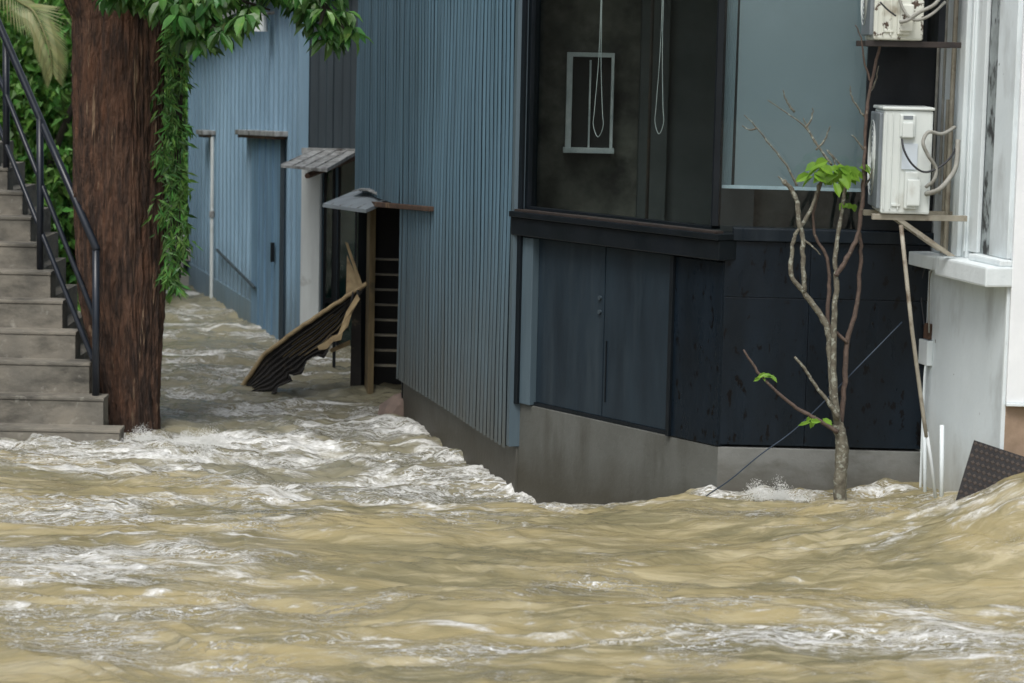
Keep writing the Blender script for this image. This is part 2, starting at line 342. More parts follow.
    b = n['Principled BSDF']; geo = n.new('ShaderNodeNewGeometry')
    def nz(sc, st, det, ru=.6, warp=0, lac=2):
        mp = n.new('ShaderNodeMapping'); mp.inputs['Scale'].default_value = st; l.new(geo.outputs['Position'], mp.inputs[0])
        t = n.new('ShaderNodeTexNoise'); t.inputs['Scale'].default_value = sc; t.inputs['Detail'].default_value = det; t.inputs['Roughness'].default_value = ru
        t.inputs['Distortion'].default_value = warp; l.new(mp.outputs[0], t.inputs['Vector']); return t.outputs[0]
    def mr(src, a, b_, c=0, d=1):
        r = n.new('ShaderNodeMapRange'); r.interpolation_type = 'SMOOTHSTEP'
        for k, v in zip(('From Min','From Max','To Min','To Max'), (a,b_,c,d)): r.inputs[k].default_value = v
        l.new(src, r.inputs['Value']); return r.outputs[0]
    def mth(op, a, b_):
        x = n.new('ShaderNodeMath'); x.operation = op
        for i, v in enumerate((a, b_)):
            if isinstance(v, (int, float)): x.inputs[i].default_value = v
            else: l.new(v, x.inputs[i])
        return x.outputs[0]
    def mix(fac, a, bb):
        x = n.new('ShaderNodeMix'); x.data_type = 'RGBA'; l.new(fac, x.inputs[0])
        for s_, v in ((6, a), (7, bb)):
            if isinstance(v, tuple): x.inputs[s_].default_value = (*v, 1)
            else: l.new(v, x.inputs[s_])
        return x.outputs[2]
    at = n.new('ShaderNodeAttribute'); at.attribute_name = 'foam_glint'
    dens = at.outputs['Fac']
    def ridge(sc, st, w0, w1, seedw):
        q = nz(sc, st, 5, .62, seedw); a_ = mth('ABSOLUTE', mth('SUBTRACT', q, .5), 0)
        wdt = mth('MAXIMUM', mth('ADD', mth('MULTIPLY', dens, w1), w0), .0005)
        return mr(mth('DIVIDE', a_, wdt), .25, 1.0, 1, 0)
    n1 = nz(3.2, (.5,1.5,1), 9, .68, 1.8)
    patch = mr(mth('ADD', n1, mth('MULTIPLY', dens, .30)), .60, .77)
    gate = mr(mth('ADD', nz(1.9, (.6,1.3,1), 5, .6, .6), mth('MULTIPLY', dens, .48)), .56, .72)
    lace = mth('MAXIMUM', ridge(5.5, (.45,1.7,1), .006, .075, 2.2), mth('MULTIPLY', ridge(13, (.45,1.7,1), .004, .10, 1.6), .8))
    foam_glint = mth('MAXIMUM', mth('MULTIPLY', patch, .92), mth('MULTIPLY', lace, gate))
    fine = nz(45, (.8,1.9,1), 5, .7)
    foam_glint2 = mth('MULTIPLY', foam_glint, mr(fine, .32, .60, .50, 1))
    c = mix(mr(nz(1.3, (.45,1.6,1), 6, .65, .9), .36, .64), (.31,.26,.135), (.165,.15,.085))
    c = mix(mr(nz(6, (.35,1.8,1), 5, .65, .9), .46, .68), c, (.36,.315,.19))
    al = n.new('ShaderNodeAttribute'); al.attribute_name = 'alley'
    c = mix(mth('MULTIPLY', al.outputs['Fac'], .6), c, (.185,.185,.145))
    c = mix(foam_glint2, c, (.86,.87,.85))
    l.new(c, b.inputs['Base Color']); b.inputs['IOR'].default_value = 1.33
    l.new(mr(foam_glint2, 0, .7, .06, .5), b.inputs['Roughness'])
    hgt = mth('ADD', mth('MULTIPLY', nz(11, (.45,1.5,1), 5, .6, .8), .012), mth('MULTIPLY', foam_glint2, .006))
    hgt = mth('ADD', hgt, mth('MULTIPLY', nz(38, (.55,1.6,1), 4, .65, .5), .0026))
    bp = n.new('ShaderNodeBump'); bp.inputs['Distance'].default_value = 1.0; bp.inputs['Strength'].default_value = 1.0
    l.new(hgt, bp.inputs['Height']); l.new(bp.outputs[0], b.inputs['Normal'])
    me.materials.append(m)
    return o
water()

def leafmesh(pos, direc, nor, ln, wd, fold=.25, simple=False, droop=.15):
    """pos,direc,nor arrays (n,3) -> verts, faces; leaf blades with a keel and pointed tip"""
    n = len(pos); d = direc/np.linalg.norm(direc, axis=1, keepdims=True)
    sd_ = np.cross(d, nor); sd_ /= np.linalg.norm(sd_, axis=1, keepdims=True)+1e-9
    up = np.cross(sd_, d); ln = np.broadcast_to(ln, n)[:,None]; wd = np.broadcast_to(wd, n)[:,None]
    def v(t, s_, k): return pos+d*ln*t+sd_*wd*s_*.5+up*(wd*k*fold-ln*droop*t*t)
    if simple:
        V = np.stack([v(0,0,0), v(.45,1,1), v(1,0,0), v(.45,-1,1)], 1).reshape(-1, 3)
        fs = [(4*i, 4*i+1, 4*i+2, 4*i+3) for i in range(n)]
    else:
        V = np.stack([v(0,0,0), v(.3,.85,1), v(.3,0,0), v(.3,-.85,1), v(.65,.9,1), v(.65,0,0), v(.65,-.9,1), v(1,0,0)], 1).reshape(-1, 3)
        fs = []
        for i in range(n):
            k = 8*i
            fs += [(k,k+1,k+2), (k,k+2,k+3), (k+1,k+4,k+5,k+2), (k+2,k+5,k+6,k+3), (k+4,k+7,k+5), (k+5,k+7,k+6)]
    return V, fs
def rdir(n): 
    a = rng.normal(size=(n,3)); return a/np.linalg.norm(a, axis=1, keepdims=True)

# ------------------------------------------------------------------ walls measured in plan
A0 = W(517, 495); hb = P(517, 450, A0.y).z
Bp = W(400, 375, hb)
tmp = Wall(A0, Bp); u_end, _ = tmp.uv(362, 200)
E0 = tmp.pt(u_end, 0)
CW = Wall(A0, E0)                                   # corrugated wall, u from near to far
FB1 = W(299, 346); FB0 = W(201, 289.5)
d_ = (FB0-FB1); FBe = FB1+d_*1.16
FW = Wall(FB1, FBe)                                 # pale blue wall, u from near to far
hp = P(517, 403, A0.y).z                            # plinth top height
C0 = W(718, 447, hp); D0 = W(918, 452, hp)
LW = Wall(A0, C0); RW = Wall(C0, D0)
_c = LW.pt(LW.len-.105, 0); LU = Wall(A0, (_c.x, _c.y)); RU = Wall((_c.x, _c.y), D0)   # glazed storey, corner a little further in
print('plan', A0, E0, C0, D0, FB1, FBe, hp, hb)
TOP = 5.0
def prof_sheet(wall, u0, u1, z0, z1, prof, off=0.0, z0b=None, z1b=None, zsteps=1, skew=0):
    """profiled metal sheet; prof(u)->offset sampled at list of u"""
    bm = B(); us = [u for u in prof[0] if u0-1e-6 <= u <= u1+1e-6]; cols = []
    for u in us:
        f = (u-u0)/(u1-u0); a = z0+(0 if z0b is None else (z0b-z0)*f); b = z1+(0 if z1b is None else (z1b-z1)*f)
        cols.append([bm.verts.new(wall.pt(u, a+(b-a)*k/zsteps, off+prof[1](u)+.004*math.sin(u*2.1+k*1.9)*(zsteps > 1))) for k in range(zsteps+1)])
    for c, d in zip(cols, cols[1:]):
        for k in range(zsteps): bm.faces.new((c[k], d[k], d[k+1], c[k+1]))
    return bm
pitch = .098
_rv = rng.normal(size=200)*.16
def groove(u):
    k = int(u//pitch); t = (u/pitch) % 1; g = .034*(1+_rv[k % 200]*1.6)
    if t < .70: return .006*math.sin(math.pi*t/.70)+.004*_rv[(k*7) % 200]
    return -g*min(1, (t-.70)/.07) if t < .93 else -g*max(0, (1-t)/.07)
sinus = (sorted(set(round((k+q)*pitch, 5) for k in range(0, 90) for q in (0.0001, .12, .24, .35, .46, .58, .6999, .77, .93))), groove)
def ribbed(wall, u0, u1, z0, z1, off, zs=10, p=.083):
    bm = B(); prev = None; k = int(u0/p)+1
    while (k+.76)*p < u1:
        rv = _rv[k % 200]; cols = []
        for t in (0, .1, .22, .34, .46, .57, .65, .69):
            o_ = off+.009*math.sin(math.pi*min(1, t/.69))-(.006 if t == .69 else 0)+.0045*rv
            cols.append([bm.verts.new(wall.pt((k+t)*p, z0+(z1-z0)*q/zs, o_+.004*math.sin(k*.25+q*1.3))) for q in range(zs+1)])
        back = [bm.verts.new(wall.pt((k+.69)*p, z0+(z1-z0)*q/zs, off-.05)) for q in range(zs+1)]
        cols.append(back)
        for c, d in zip(cols, cols[1:]):
            for q in range(zs): bm.faces.new((c[q], d[q], d[q+1], c[q+1]))
        if prev:
            for q in range(zs): bm.faces.new((prev[q], back[q], back[q+1], prev[q+1]))
        prev = back; k += 1
    return bm
def trap(u, p=.19, d=.022):
    t = (u/p) % 1
    return d*min(1, max(0, min(t, .36-t)/.06)) if t < .36 else (.004 if .62 < t < .70 else 0)
us_t = sorted(set([round(k*.19+q*.19, 5) for k in range(0, 40) for q in (0, .06, .30, .36, .6, .63, .69, .72)]))
trapp = (us_t, trap)

# ------------------------------------------------------------------ corrugated blue building
cb = thing('corrugated_building', 'blue-grey building clad in narrow vertical corrugated metal beside the black shop front', 'building', A0)
ud0, zd = CW.uv(407, 205)            # door opening: from ud0 to far end, below zd
udj, _ = CW.uv(362, 300)
o = obj('corrugated_wall', ribbed(CW, .046, ud0, hb, TOP, .05), M['corr'], cb)
o = obj('wall_above_door', ribbed(CW, ud0-.07, CW.len, zd, TOP, .05, 8), M['corr'], cb)
bm = B(); wbox(bm, CW, 0, ud0, -1, hb+.02, -.2, .012, .004); obj('plinth', bm, M['plinth'], cb)
bm = B(); wbox(bm, CW, -.01, .045, hb+.022, TOP, -.01, .055); obj('corner_trim', bm, M['pale_edge'], cb)
# doorway: post, lintel, timber jambs, inner stair
bm = B(); up0, _ = CW.uv(370, 300); up1, _ = CW.uv(361, 300); wbox(bm, CW, up0-.0, up0+.11, -1, zd+.02, -.035, .008, .004); obj('door_post', bm, M['wood'], cb)
bm = B()
l0 = CW.uv(443, 208); l1 = CW.uv(372, 202); wbox(bm, CW, l0[0], l1[0], l0[1]-.022, l0[1]+.008, .047, .09, .005, z0b=l1[1]-.025, z1b=l1[1]+.01)
obj('lintel', bm, M['rust'], cb)
bm = B(); wbox(bm, CW, CW.len-.03, CW.len+.02, -1, zd, -.10, .03); obj('jamb', bm, M['trim'], cb)
bm = B(); wbox(bm, CW, ud0-.02, ud0-.001, -1, zd, -.10, .018); obj('jamb', bm, M['trim'], cb)
for k in range(8):
    a = P(372, 366-15.2*k, 16.98); b = P(408, 366-15.2*k, 16.98)
    st = B(); box(st, a.x, b.x, 17.0, 17.06, a.z-.006, a.z+.006, .001); obj('inner_stair_tread', st, M['stairin'], cb)
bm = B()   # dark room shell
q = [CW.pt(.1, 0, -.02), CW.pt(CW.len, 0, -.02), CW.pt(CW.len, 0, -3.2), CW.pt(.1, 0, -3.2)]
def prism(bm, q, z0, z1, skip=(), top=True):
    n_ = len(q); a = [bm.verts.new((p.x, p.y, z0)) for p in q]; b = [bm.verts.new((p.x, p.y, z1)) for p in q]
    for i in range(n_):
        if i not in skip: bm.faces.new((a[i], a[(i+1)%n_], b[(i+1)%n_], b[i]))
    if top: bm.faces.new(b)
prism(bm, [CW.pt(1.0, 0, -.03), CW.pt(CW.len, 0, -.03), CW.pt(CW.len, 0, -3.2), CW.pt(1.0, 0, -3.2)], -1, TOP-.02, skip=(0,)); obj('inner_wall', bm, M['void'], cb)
# right hand awning over the doorway
aw = obj('awning', (lambda bm: bm)(B()) if False else (lambda: (lambda bm: (hexa(bm, [P(322,207,16.55), P(366,213,16.25), P(400,197,16.5), P(362,190,17.2),
      P(323,203.5,16.55), P(366,209.5,16.25), P(400,194,16.5), P(363,187,17.2)]), bm)[1])(B()))(), M['awning'], cb)
bm = B()
for k in range(1, 5):
    a = P(323,203.2,16.55).lerp(P(366,209.2,16.25), k/5); b = P(363,186.7,17.2).lerp(P(400,193.7,16.5), k/5); tube(bm, [a, b], .004, 6)
obj('seam', bm, M['tin'], aw)
bm = B(); N = 8
pts = []
for i in range(N+1):
    t = i/N; a = P(352,192,16.7).lerp(P(378,196,16.4), t); b = P(366,188,17.0).lerp(P(398,194,16.5), t); z = .022*math.sin(math.pi*t)
    pts.append([bm.verts.new(a+Vector((0,0,z+.01))), bm.verts.new(b+Vector((0,0,z*.5+.01))), bm.verts.new(a+Vector((0,0,z))), bm.verts.new(b+Vector((0,0,z*.5)))])
for c, d in zip(pts, pts[1:]):
    bm.faces.new((c[0], d[0], d[1], c[1])); bm.faces.new((c[2], d[2], d[3], c[3])); bm.faces.new((c[0], d[0], d[2], c[2]))
obj('curled_sheet', bm, M['tin'], aw)

# ------------------------------------------------------------------ grey link section with glass door
YL = FB1.y+.0
gl = thing('link_building', 'dark grey sheet-clad link with white panel and glass doors between the two blue buildings', 'building', FB1)
LK = Wall((FB1.x, YL), (E0.x+.35, YL-.02))
def lz(py, px=330): return LK.uv(px, py)[1]
zb = lz(148)
bm = prof_sheet(LK, 0, LK.len, zb, TOP, (us_t, lambda u: trap(u, .19, .012)), .0); obj('grey_cladding', bm, M['greysheet'], gl)
bm = B(); wbox(bm, LK, 0, LK.len, zb-.05, zb-.002, -.03, .03, .004); obj('flashing', bm, M['tin'], gl)
u1_, _ = LK.uv(321, 250)
bm = B(); wbox(bm, LK, .02, u1_, -1, zb-.055, -.05, .14, .003); obj('white_panel', bm, M['whitepanel'], gl)
def lu(px): return LK.uv(px, 250)[0]
for i, (a, b) in enumerate(((323, 334), (337, 357))):
    bm = B(); wbox(bm, LK, lu(a), lu(a)+.02, -1, zb-.06, -.06, -.02); wbox(bm, LK, lu(b)-.02, lu(b), -1, zb-.06, -.06, -.02)
    for zz in (zb-.1, .35, -.4): wbox(bm, LK, lu(a)+.02, lu(b)-.02, zz, zz+.04, -.06, -.021)
    fr = obj('glass_door', bm, M['trim'], gl)
    bm = B(); wbox(bm, LK, lu(a)+.02, lu(b)-.02, -1, zb-.1, -.045, -.04); obj('pane', bm, M['glass_door'], fr)
bm = B(); box(bm, LK.pt(0,0).x-.02, LK.pt(LK.len,0).x+.3, YL+.9, YL+.95, -1, 3); box(bm, LK.pt(0,0).x-.02, LK.pt(LK.len,0).x+.3, YL+.1, YL+.9, zb+.02, zb+.05); obj('inner_wall', bm, M['interior'], gl)
bm = B(); hexa(bm, [P(281,167.5,18.7), P(327,172,18.3), P(356,155,19.2), P(322,148.5,19.45), P(281,165,18.7), P(327,169,18.3), P(356,152,19.2), P(322,146,19.45)])
aw = obj('awning', bm, M['tin'], gl)
bm = B()
for k in range(0, 5):
    a = P(281,164.6,18.7).lerp(P(327,168.6,18.3), k/4.001); b = P(322,145.7,19.45).lerp(P(356,151.6,19.2), k/4.001); tube(bm, [a, b], .004, 6)
obj('seam', bm, M['tin'], aw)
bm = B(); tube(bm, [P(307,176,18.5), P(354,158,19.2)], .022, 6); obj('awning_arm', bm, M['rust'], aw)

# ------------------------------------------------------------------ pale blue building
fb = thing('pale_blue_building', 'pale blue sheet-clad building with sloping roof at the far end of the alley', 'building', FB1)
def fz(px, py): return FW.uv(px, py)
(ua, za) = fz(190, 47); (ub, zb2) = fz(278, 0)
sl_ = (zb2-za)/(ub-ua)
def roofz(u): return za+sl_*(u-ua)
d1a, d1z = fz(287, 137); d1b, _ = fz(258, 137)
fwall = lambda u0, u1, z0: prof_sheet(FW, u0, u1, z0, roofz(u0), trapp, 0, z1b=roofz(u1), zsteps=6)
obj('wall_sheeting', fwall(0, FW.len, -1), M['farblue'], fb)
bm = B(); wbox(bm, FW, -.03, .03, -1, roofz(0), -.05, .03); obj('corner_trim', bm, M['farblue'], fb)
bm = B(); wbox(bm, FW, -.2, FW.len+.25, roofz(-.2), roofz(-.2)+.07, -4, .16, z0b=roofz(FW.len+.25), z1b=roofz(FW.len+.25)+.07); obj('roof', bm, M['tin'], fb)
bm = B(); prism(bm, [FW.pt(0,0,-.02), FW.pt(FW.len,0,-.02), FW.pt(FW.len,0,-5), FW.pt(0,0,-5)], -1, roofz(FW.len)-.05, skip=(0,)); obj('rear_wall', bm, M['farblue'], fb)
bm = B(); wbox(bm, FW, d1a, d1b, -1, d1z, .024, .05, .004)
for t in (.25,.5,.72): 
    uu = d1a+(d1b-d1a)*t; wbox(bm, FW, uu-.012, uu+.012, -1, d1z-.02, .0505, .062)
dr = obj('door', bm, M['fardoor'], fb)
bm = B(); uh, zh = fz(282, 250); wbox(bm, FW, uh, uh+.04, zh-.1, zh+.06, .063, .09); obj('handle', bm, M['trim'], dr)
bm = B(); wbox(bm, FW, d1a-.03, d1a-.002, -1, d1z, .024, .055); obj('door_jamb', bm, M['greysheet'], fb)
bm = B(); uf, zf = fz(300, 100); ug, _ = fz(224, 50)
for (p0, p1) in (((291,133),(235,131)), ((216,132),(196,131))):
    a, z_ = fz(*p0); b, z2 = fz(*p1)
    b, z2 = FW.uv(*p1, .13)
    bm = B(); wbox(bm, FW, a, b, z_-.03, z_+.012, .0, .13, .004, z0b=z2-.03, z1b=z2+.012); aw = obj('door_hood', bm, M['tin'], fb)
    bm = B(); wbox(bm, FW, a+.05, b-.02, z_-.055, z_-.031, .025, .11, z0b=z2-.055, z1b=z2-.031); obj('timber', bm, M['rust'], aw)
a, z_ = FW.uv(212.5, 137, .05); bm = B(); tube(bm, [FW.pt(a, z_, .05), FW.pt(a, -.3, .05)], .017, 8)
pp = obj('drainpipe', bm, M['whitepanel'], fb)
_, zc = fz(211.5, 212); bm = B(); tube(bm, [FW.pt(a, zc+.03, .05), FW.pt(a, zc-.03, .05)], .026, 8); obj('collar', bm, M['tin'], pp)
a, z_ = FW.uv(217, 250, .05); b, z2 = FW.uv(256, 288, .06) ; bm = B(); tube(bm, [FW.pt(a, z_, .05), FW.pt(b, z2, .07)], .014, 6); obj('wall_bar', bm, M['greysheet'], fb)
lu_, lz_ = fz(275, 22); bm = B(); tube(bm, [FW.pt(lu_, lz_+.05, .12), FW.pt(lu_, lz_-.08, .12)], [.05,.06], 12)
lm = obj('wall_lamp', bm, M['whitepanel'], fb); bm = B(); tube(bm, [FW.pt(lu_-.1, lz_+.08, .0), FW.pt(lu_, lz_+.06, .12)], .015, 6); obj('arm', bm, M['tin'], lm)
bm = B()   # dark weathered fringe at foot
wbox(bm, FW, d1b+.02, FW.len, -1, .16, .005, .03, z1b=.22); obj('kick_plate', bm, M['farblue'], fb)

# pale block wall closing the alley
bm = B(); c0 = W(203, 287)
for r in range(7):
    for c in range(4):
        x0 = c0.x-1.9+c*.42+(r%2)*.2; box(bm, x0, x0+.41, c0.y+.25, c0.y+.43, -.42+r*.13, -.3+r*.13, .006)
tag(obj('block_wall', bm, M['brick']), 'low pale block wall at the far end of the alley behind the pale blue corner', 'wall')

# ------------------------------------------------------------------ black shop corner
sh = thing('shop_building', 'black painted shop corner with large dark windows on a cement plinth', 'building', A0)
bm = B(); wbox(bm, LW, 0, LW.len, -1, hp, -.25, .0, .004); obj('plinth', bm, M['plinth'], sh)
bm = B(); wbox(bm, RW, 0, RW.len+.03, -1, hp, -.25, .0, .004); obj('plinth', bm, M['plinth2'], sh)
zs1 = LW.uv(533, 212)[1]; zs0 = LW.uv(533, 236)[1]
print('sill', zs1, zs0, LW.uv(712, 230), LW.uv(690, 250), 'RW', RW.uv(800, 187), RW.uv(800, 228), RW.uv(800, 245))
# doors under the window
ud = [LW.uv(p, 330)[0] for p in (534, 601, 672)]
def doorslab(a, b, nm, lab=None):
    bm = B(); wbox(bm, LW, a+.004, b-.004, hp+.02, zs0-.01, -.05, -.018, .004); 
    return obj(nm, bm, M['doorblue'], sh)
dl = doorslab(ud[0], ud[1], 'door'); dr = doorslab(ud[1], ud[2], 'door')
a, z_ = LW.uv(598, 298)
for py in (298, 312):
    bm = B(); zz = LW.uv(598, py)[1]; tube(bm, [LW.pt(a, zz, -.018), LW.pt(a, zz, -.006)], .011, 12); obj('lock', bm, M['greysheet'], dl)
uh, z_ = LW.uv(604, 345); bm = B(); wbox(bm, LW, uh-.002, uh+.004, hp+.1, z_+.02, -.0178, -.012); obj('meeting_strip', bm, M['trim'], dr)
bm = B(); wbox(bm, LW, .0, ud[0], hp+.004, zs0-.01, -.05, .02, .004); obj('door_jamb', bm, M['pale_edge'], sh)
bm = B(); wbox(bm, LW, ud[2], LW.len-.002, hp+.004, zs0-.012, -.06, .004, .003)
obj('corner_panel', bm, M['blackwet'], sh)
bm = B(); wbox(bm, LW, ud[2]-.006, ud[2]+.02, hp+.003, zs0-.01, .005, .02); obj('corner_batten', bm, M['trim'], sh)
bm = B(); wbox(bm, LW, ud[0], ud[2], hp+.002, hp+.02, -.05, -.01); obj('threshold', bm, M['trim'], sh)
# right face lower boards
zr = RW.uv(800, 240)[1]
nb = [0.003, .43*RW.len, RW.len+.02]; 
bm = B(); zmid = RW.uv(850, 300)[1]
for a, b in zip(nb, nb[1:]):
    wbox(bm, RW, a+.0006, b-.0006, hp+.012, zmid-.0006, -.05, -.008, .003); wbox(bm, RW, a+.0006, b-.0006, zmid+.0006, zr-.012, -.05, -.006, .003)
obj('wall_board', bm, M['blackwet'], sh)
# band (sill) running round the corner
bm = B(); wbox(bm, LW, -.03, LW.len+.03, zs0, zs1-.03, -.1, .06, .006); wbox(bm, LW, -.03, LW.len+.035, zs1-.03, zs1, -.1, .075, .004); obj('sill_band', bm, M['trim'], sh)
bm = B(); wbox(bm, LW, .0, LW.len, zs1+.001, zs1+.012, .01, .06); obj('sill_edge', bm, M['darkrust'], sh)
bm = B(); wbox(bm, RW, .04, RW.len+.03, zr-.01, zr+.05, -.08, .012, .004); obj('sill_band', bm, M['black'], sh)
# left window
uwa = LU.uv(530, 100)[0]; uwb = LU.uv(715, 100)[0]
bm = B(); wbox(bm, LU, .0, uwa, zs1+.013, TOP-.1, -.06, .0, .003); wbox(bm, LU, uwb, LU.len-.004, zs1+.013, TOP-.1, -.06, .0, .003)
wbox(bm, LU, uwa, uwb, zs1+.013, zs1+.026, -.05, .0); wbox(bm, LU, uwa, uwb, 3.4, TOP-.1, -.05, .0)
wn = obj('window', bm, M['trim'], sh)
bm = B(); wbox(bm, LU, uwa, uwb, zs1+.026, 3.4, -.03, -.024); obj('pane', bm, M['glass_dark'], wn)
bm = B(); um = LU.uv(644, 100)[0]; wbox(bm, LU, um-.006, um+.006, zs1+.026, 3.4, -.045, -.032); obj('mullion', bm, M['darkrust'], wn)
for (cx_, yy, wl) in ((598, 135, 5), (659, 132, 4)):
    ucx = LU.uv(cx_, yy, -.12)[0]; bm = B(); zz = LU.uv(cx_, yy, -.12)[1]; z3 = 3.3; hw = LU.uv(cx_+wl+3, yy, -.12)[0]-ucx; hw = abs(hw)*.62
    path = [LU.pt(ucx-.002, z3, -.12), LU.pt(ucx-.006, zz+.5, -.12), LU.pt(ucx-hw*.8, zz+.15, -.12), LU.pt(ucx-hw, zz+.05, -.12), LU.pt(ucx, zz-.01, -.12), LU.pt(ucx+hw, zz+.05, -.12), LU.pt(ucx+hw*.7, zz+.15, -.12), LU.pt(ucx+.006, zz+.5, -.12), LU.pt(ucx+.004, z3, -.12)]
    tube(bm, smoothpath(path, 6), .0019, 5); obj('blind_cord', bm, M['whiteframe'], wn)
# front window with roller blind
uf0 = RU.uv(722, 100)[0]; uf1 = RU.uv(866, 100)[0]
bm = B(); wbox(bm, RU, .005, max(uf0, .02), zr+.052, TOP-.1, -.06, .0, .001); wbox(bm, RU, uf1, RU.len+.02, zr+.052, TOP-.1, -.06, .0, .003); wbox(bm, RU, uf0, uf1, 3.4, TOP-.1, -.05, .0)
wn = obj('window', bm, M['trim'], sh)
bm = B(); wbox(bm, RU, max(uf0, .02), uf1, zr+.052, 3.4, -.03, -.024); obj('pane', bm, M['glass_front'], wn)
zbl = RU.uv(800, 187, -.08)[1]; ubl = RU.uv(737, 100, -.08)[0]
bm = B(); wbox(bm, RU, ubl, uf1+.05, zbl, 3.6, -.09, -.085); bl = obj('roller_blind', bm, M['blind'], wn)
bm = B(); wbox(bm, RU, ubl-.06, uf1+.05, zbl-.016, zbl, -.095, -.08); obj('bottom_bar', bm, M['whiteframe'], bl)
bm = B(); cc = []
for i in range(13):
    t = i/12; u = ubl-.055+.05*t; cc.append((bm.verts.new(RU.pt(u-.01, zbl, -.10-.012*(i%2))), bm.verts.new(RU.pt(u, 3.6, -.10-.012*(i%2)))))
for a, b in zip(cc, cc[1:]): bm.faces.new((a[0], b[0], b[1], a[1]))
obj('curtain', bm, M['curtain'], wn)
# interior; back wall and white window stand in for a reflected building
bm = B(); box(bm, -.05, 3.2, 13.75, 13.85, -.5, 4); obj('inner_wall', bm, M['interior'], sh)
bm = B(); a = P(640,100,13.6); b = P(668,100,13.6); box(bm, a.x, b.x, 13.60, 13.74, .5, 4); a = P(668,100,13.5); b = P(760,100,13.5)
box(bm, a.x+.002, b.x, 13.66, 13.74, .5, 4); obj('inner_pilaster', bm, M['indark'], sh)
yw = 13.70; q0 = P(567,52,yw); q1 = P(612,148,yw); bm = B(); t_ = .042
box(bm, q0.x, q0.x+t_*.8, yw-.06, yw+.04, q1.z, q0.z, .004); box(bm, q1.x-t_*.4, q1.x, yw-.06, yw+.04, q1.z, q0.z, .004)
box(bm, q0.x+t_*.8, q1.x-t_*.4, yw-.06, yw+.04, q0.z-t_*.6, q0.z, .003); box(bm, q0.x-.01, q1.x+.01, yw-.075, yw+.04, q1.z-.03, q1.z, .004)
m_ = (q0.x+q1.x)/2; box(bm, m_-.005, m_+.005, yw-.04, yw+.03, q1.z, q0.z-t_)
iw = obj('reflection_window', bm, M['whiteframe'], sh)  # modelled in place of a window mirrored in the glass
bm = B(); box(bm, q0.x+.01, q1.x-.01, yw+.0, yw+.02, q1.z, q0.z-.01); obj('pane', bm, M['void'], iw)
bm = B(); prism(bm, [LW.pt(0,0,-.3), LW.pt(LW.len-.2,0,-.3), RW.pt(RW.len,0,-.3), Vector((3.3,11.8,0)), Vector((3.3,13.9,0)), Vector((-.05,13.9,0))], -.5, TOP-.12, skip=(0,1,5), top=True); obj('inner_shell', bm, M['indark'], sh)
bm = B(); q = [LW.pt(0,0,-.05), LW.pt(LW.len,0,-.05), RW.pt(RW.len,0,-.05), Vector((3.3,11.8,0)), Vector((3.3,13.75,0)), Vector((0,13.75,0))]
vs = [bm.verts.new((p.x,p.y,TOP-.1)) for p in q]; bm.faces.new(vs); obj('ceiling_slab', bm, M['indark'], sh); bm = B(); vs = [bm.verts.new((p.x,p.y,hp+.05)) for p in q]; bm.faces.new(vs); obj('floor_slab', bm, M['indark'], sh)
bm = B(); wbox(bm, LW, -.02, .03, hp+.0, TOP-.1, .021, .035); obj('corner_strip', bm, M['trim'], sh)

# ------------------------------------------------------------------ white building on the right
R0 = Vector((D0.x+.01, D0.y+.03)); pr = P(1009, 300, 10.7); R1 = Vector((pr.x, pr.y))
SW = Wall(R0, R1)                                   # side wall, u from far to near
wb = thing('white_building', 'white rendered building with moulded window surround and ledge at the right', 'building', (R1.x, R1.y, 0))
def su(px, py=150): return SW.uv(px, py)
zl = su(960, 262)[1]
print('SW', SW.len, zl, [su(p)[0] for p in (918, 940, 958, 985, 995, 1009)])
bm = B(); wbox(bm, SW, -.3, SW.len, -1, zl-.04, -.4, .0, .01); obj('lower_wall', bm, M['white'], wb)
bm = B(); wbox(bm, SW, -.3, SW.len-.02, zl-.04, TOP+1, -.4, -.012); obj('upper_wall', bm, M['white'], wb)
bm = B()   # ledge in two parts
a = su(905, 262)[0]; b = su(936)[0]
wbox(bm, SW, .03, .41, zl-.045, zl+.02, .0, .11, .008)
wbox(bm, SW, .40, SW.len+.03, zl-.06, zl+.03, .0, .13, .01); wbox(bm, SW, .62, SW.len+.02, zl+.03, zl+.06, .0, .06, .008)
obj('ledge', bm, M['white2'], wb)
bm = B(); c1, c2 = su(961)[0], su(985)[0]
wbox(bm, SW, c1, c2-.10, zl+.03, TOP+.8, .0, .03, .004); wbox(bm, SW, c1+.07, c2-.14, zl+.031, TOP+.8, .03, .055, .006); wbox(bm, SW, c2-.10, c2, zl+.061, TOP+.8, .0, .02, .004); wbox(bm, SW, c1+.16, c2-.10, zl+.06, TOP+.8, .031, .04, .004)
obj('window_surround', bm, M['white2'], wb)
bm = B(); c3, c4 = su(986)[0], su(997)[0]; wbox(bm, SW, c3, c4, zl+.061, TOP+.8, -.01, .002); obj('mildew_strip', bm, M['mildew'], wb)
bm = B(); wbox(bm, SW, c4+.002, SW.len-.004, zl+.062, TOP+.8, -.01, .018, .004); obj('pilaster', bm, M['white'], wb)
# street front, bright white, stone base below
bm = B(); zq = P(1015, 403, R1.y-.02).z
box(bm, R1.x+.002, R1.x+3.5, R1.y-.03, R1.y+.3, zq, TOP+1, .006); obj('front_wall', bm, M['brightwhite'], wb)
bm = B(); box(bm, R1.x+.006, R1.x+3.5, R1.y-.005, R1.y+.3, -1, zq-.012, .004); obj('front_base', bm, M['beige'], wb)
bm = B(); box(bm, R1.x+.002, R1.x+3.5, R1.y-.045, R1.y+.3, zq-.012, zq, .002); obj('base_course', bm, M['white2'], wb)
bm = B(); wbox(bm, SW, SW.len-.012, SW.len+.004, -1, zl-.061, -.02, .012, .003); obj('corner_bead', bm, M['white2'], wb)
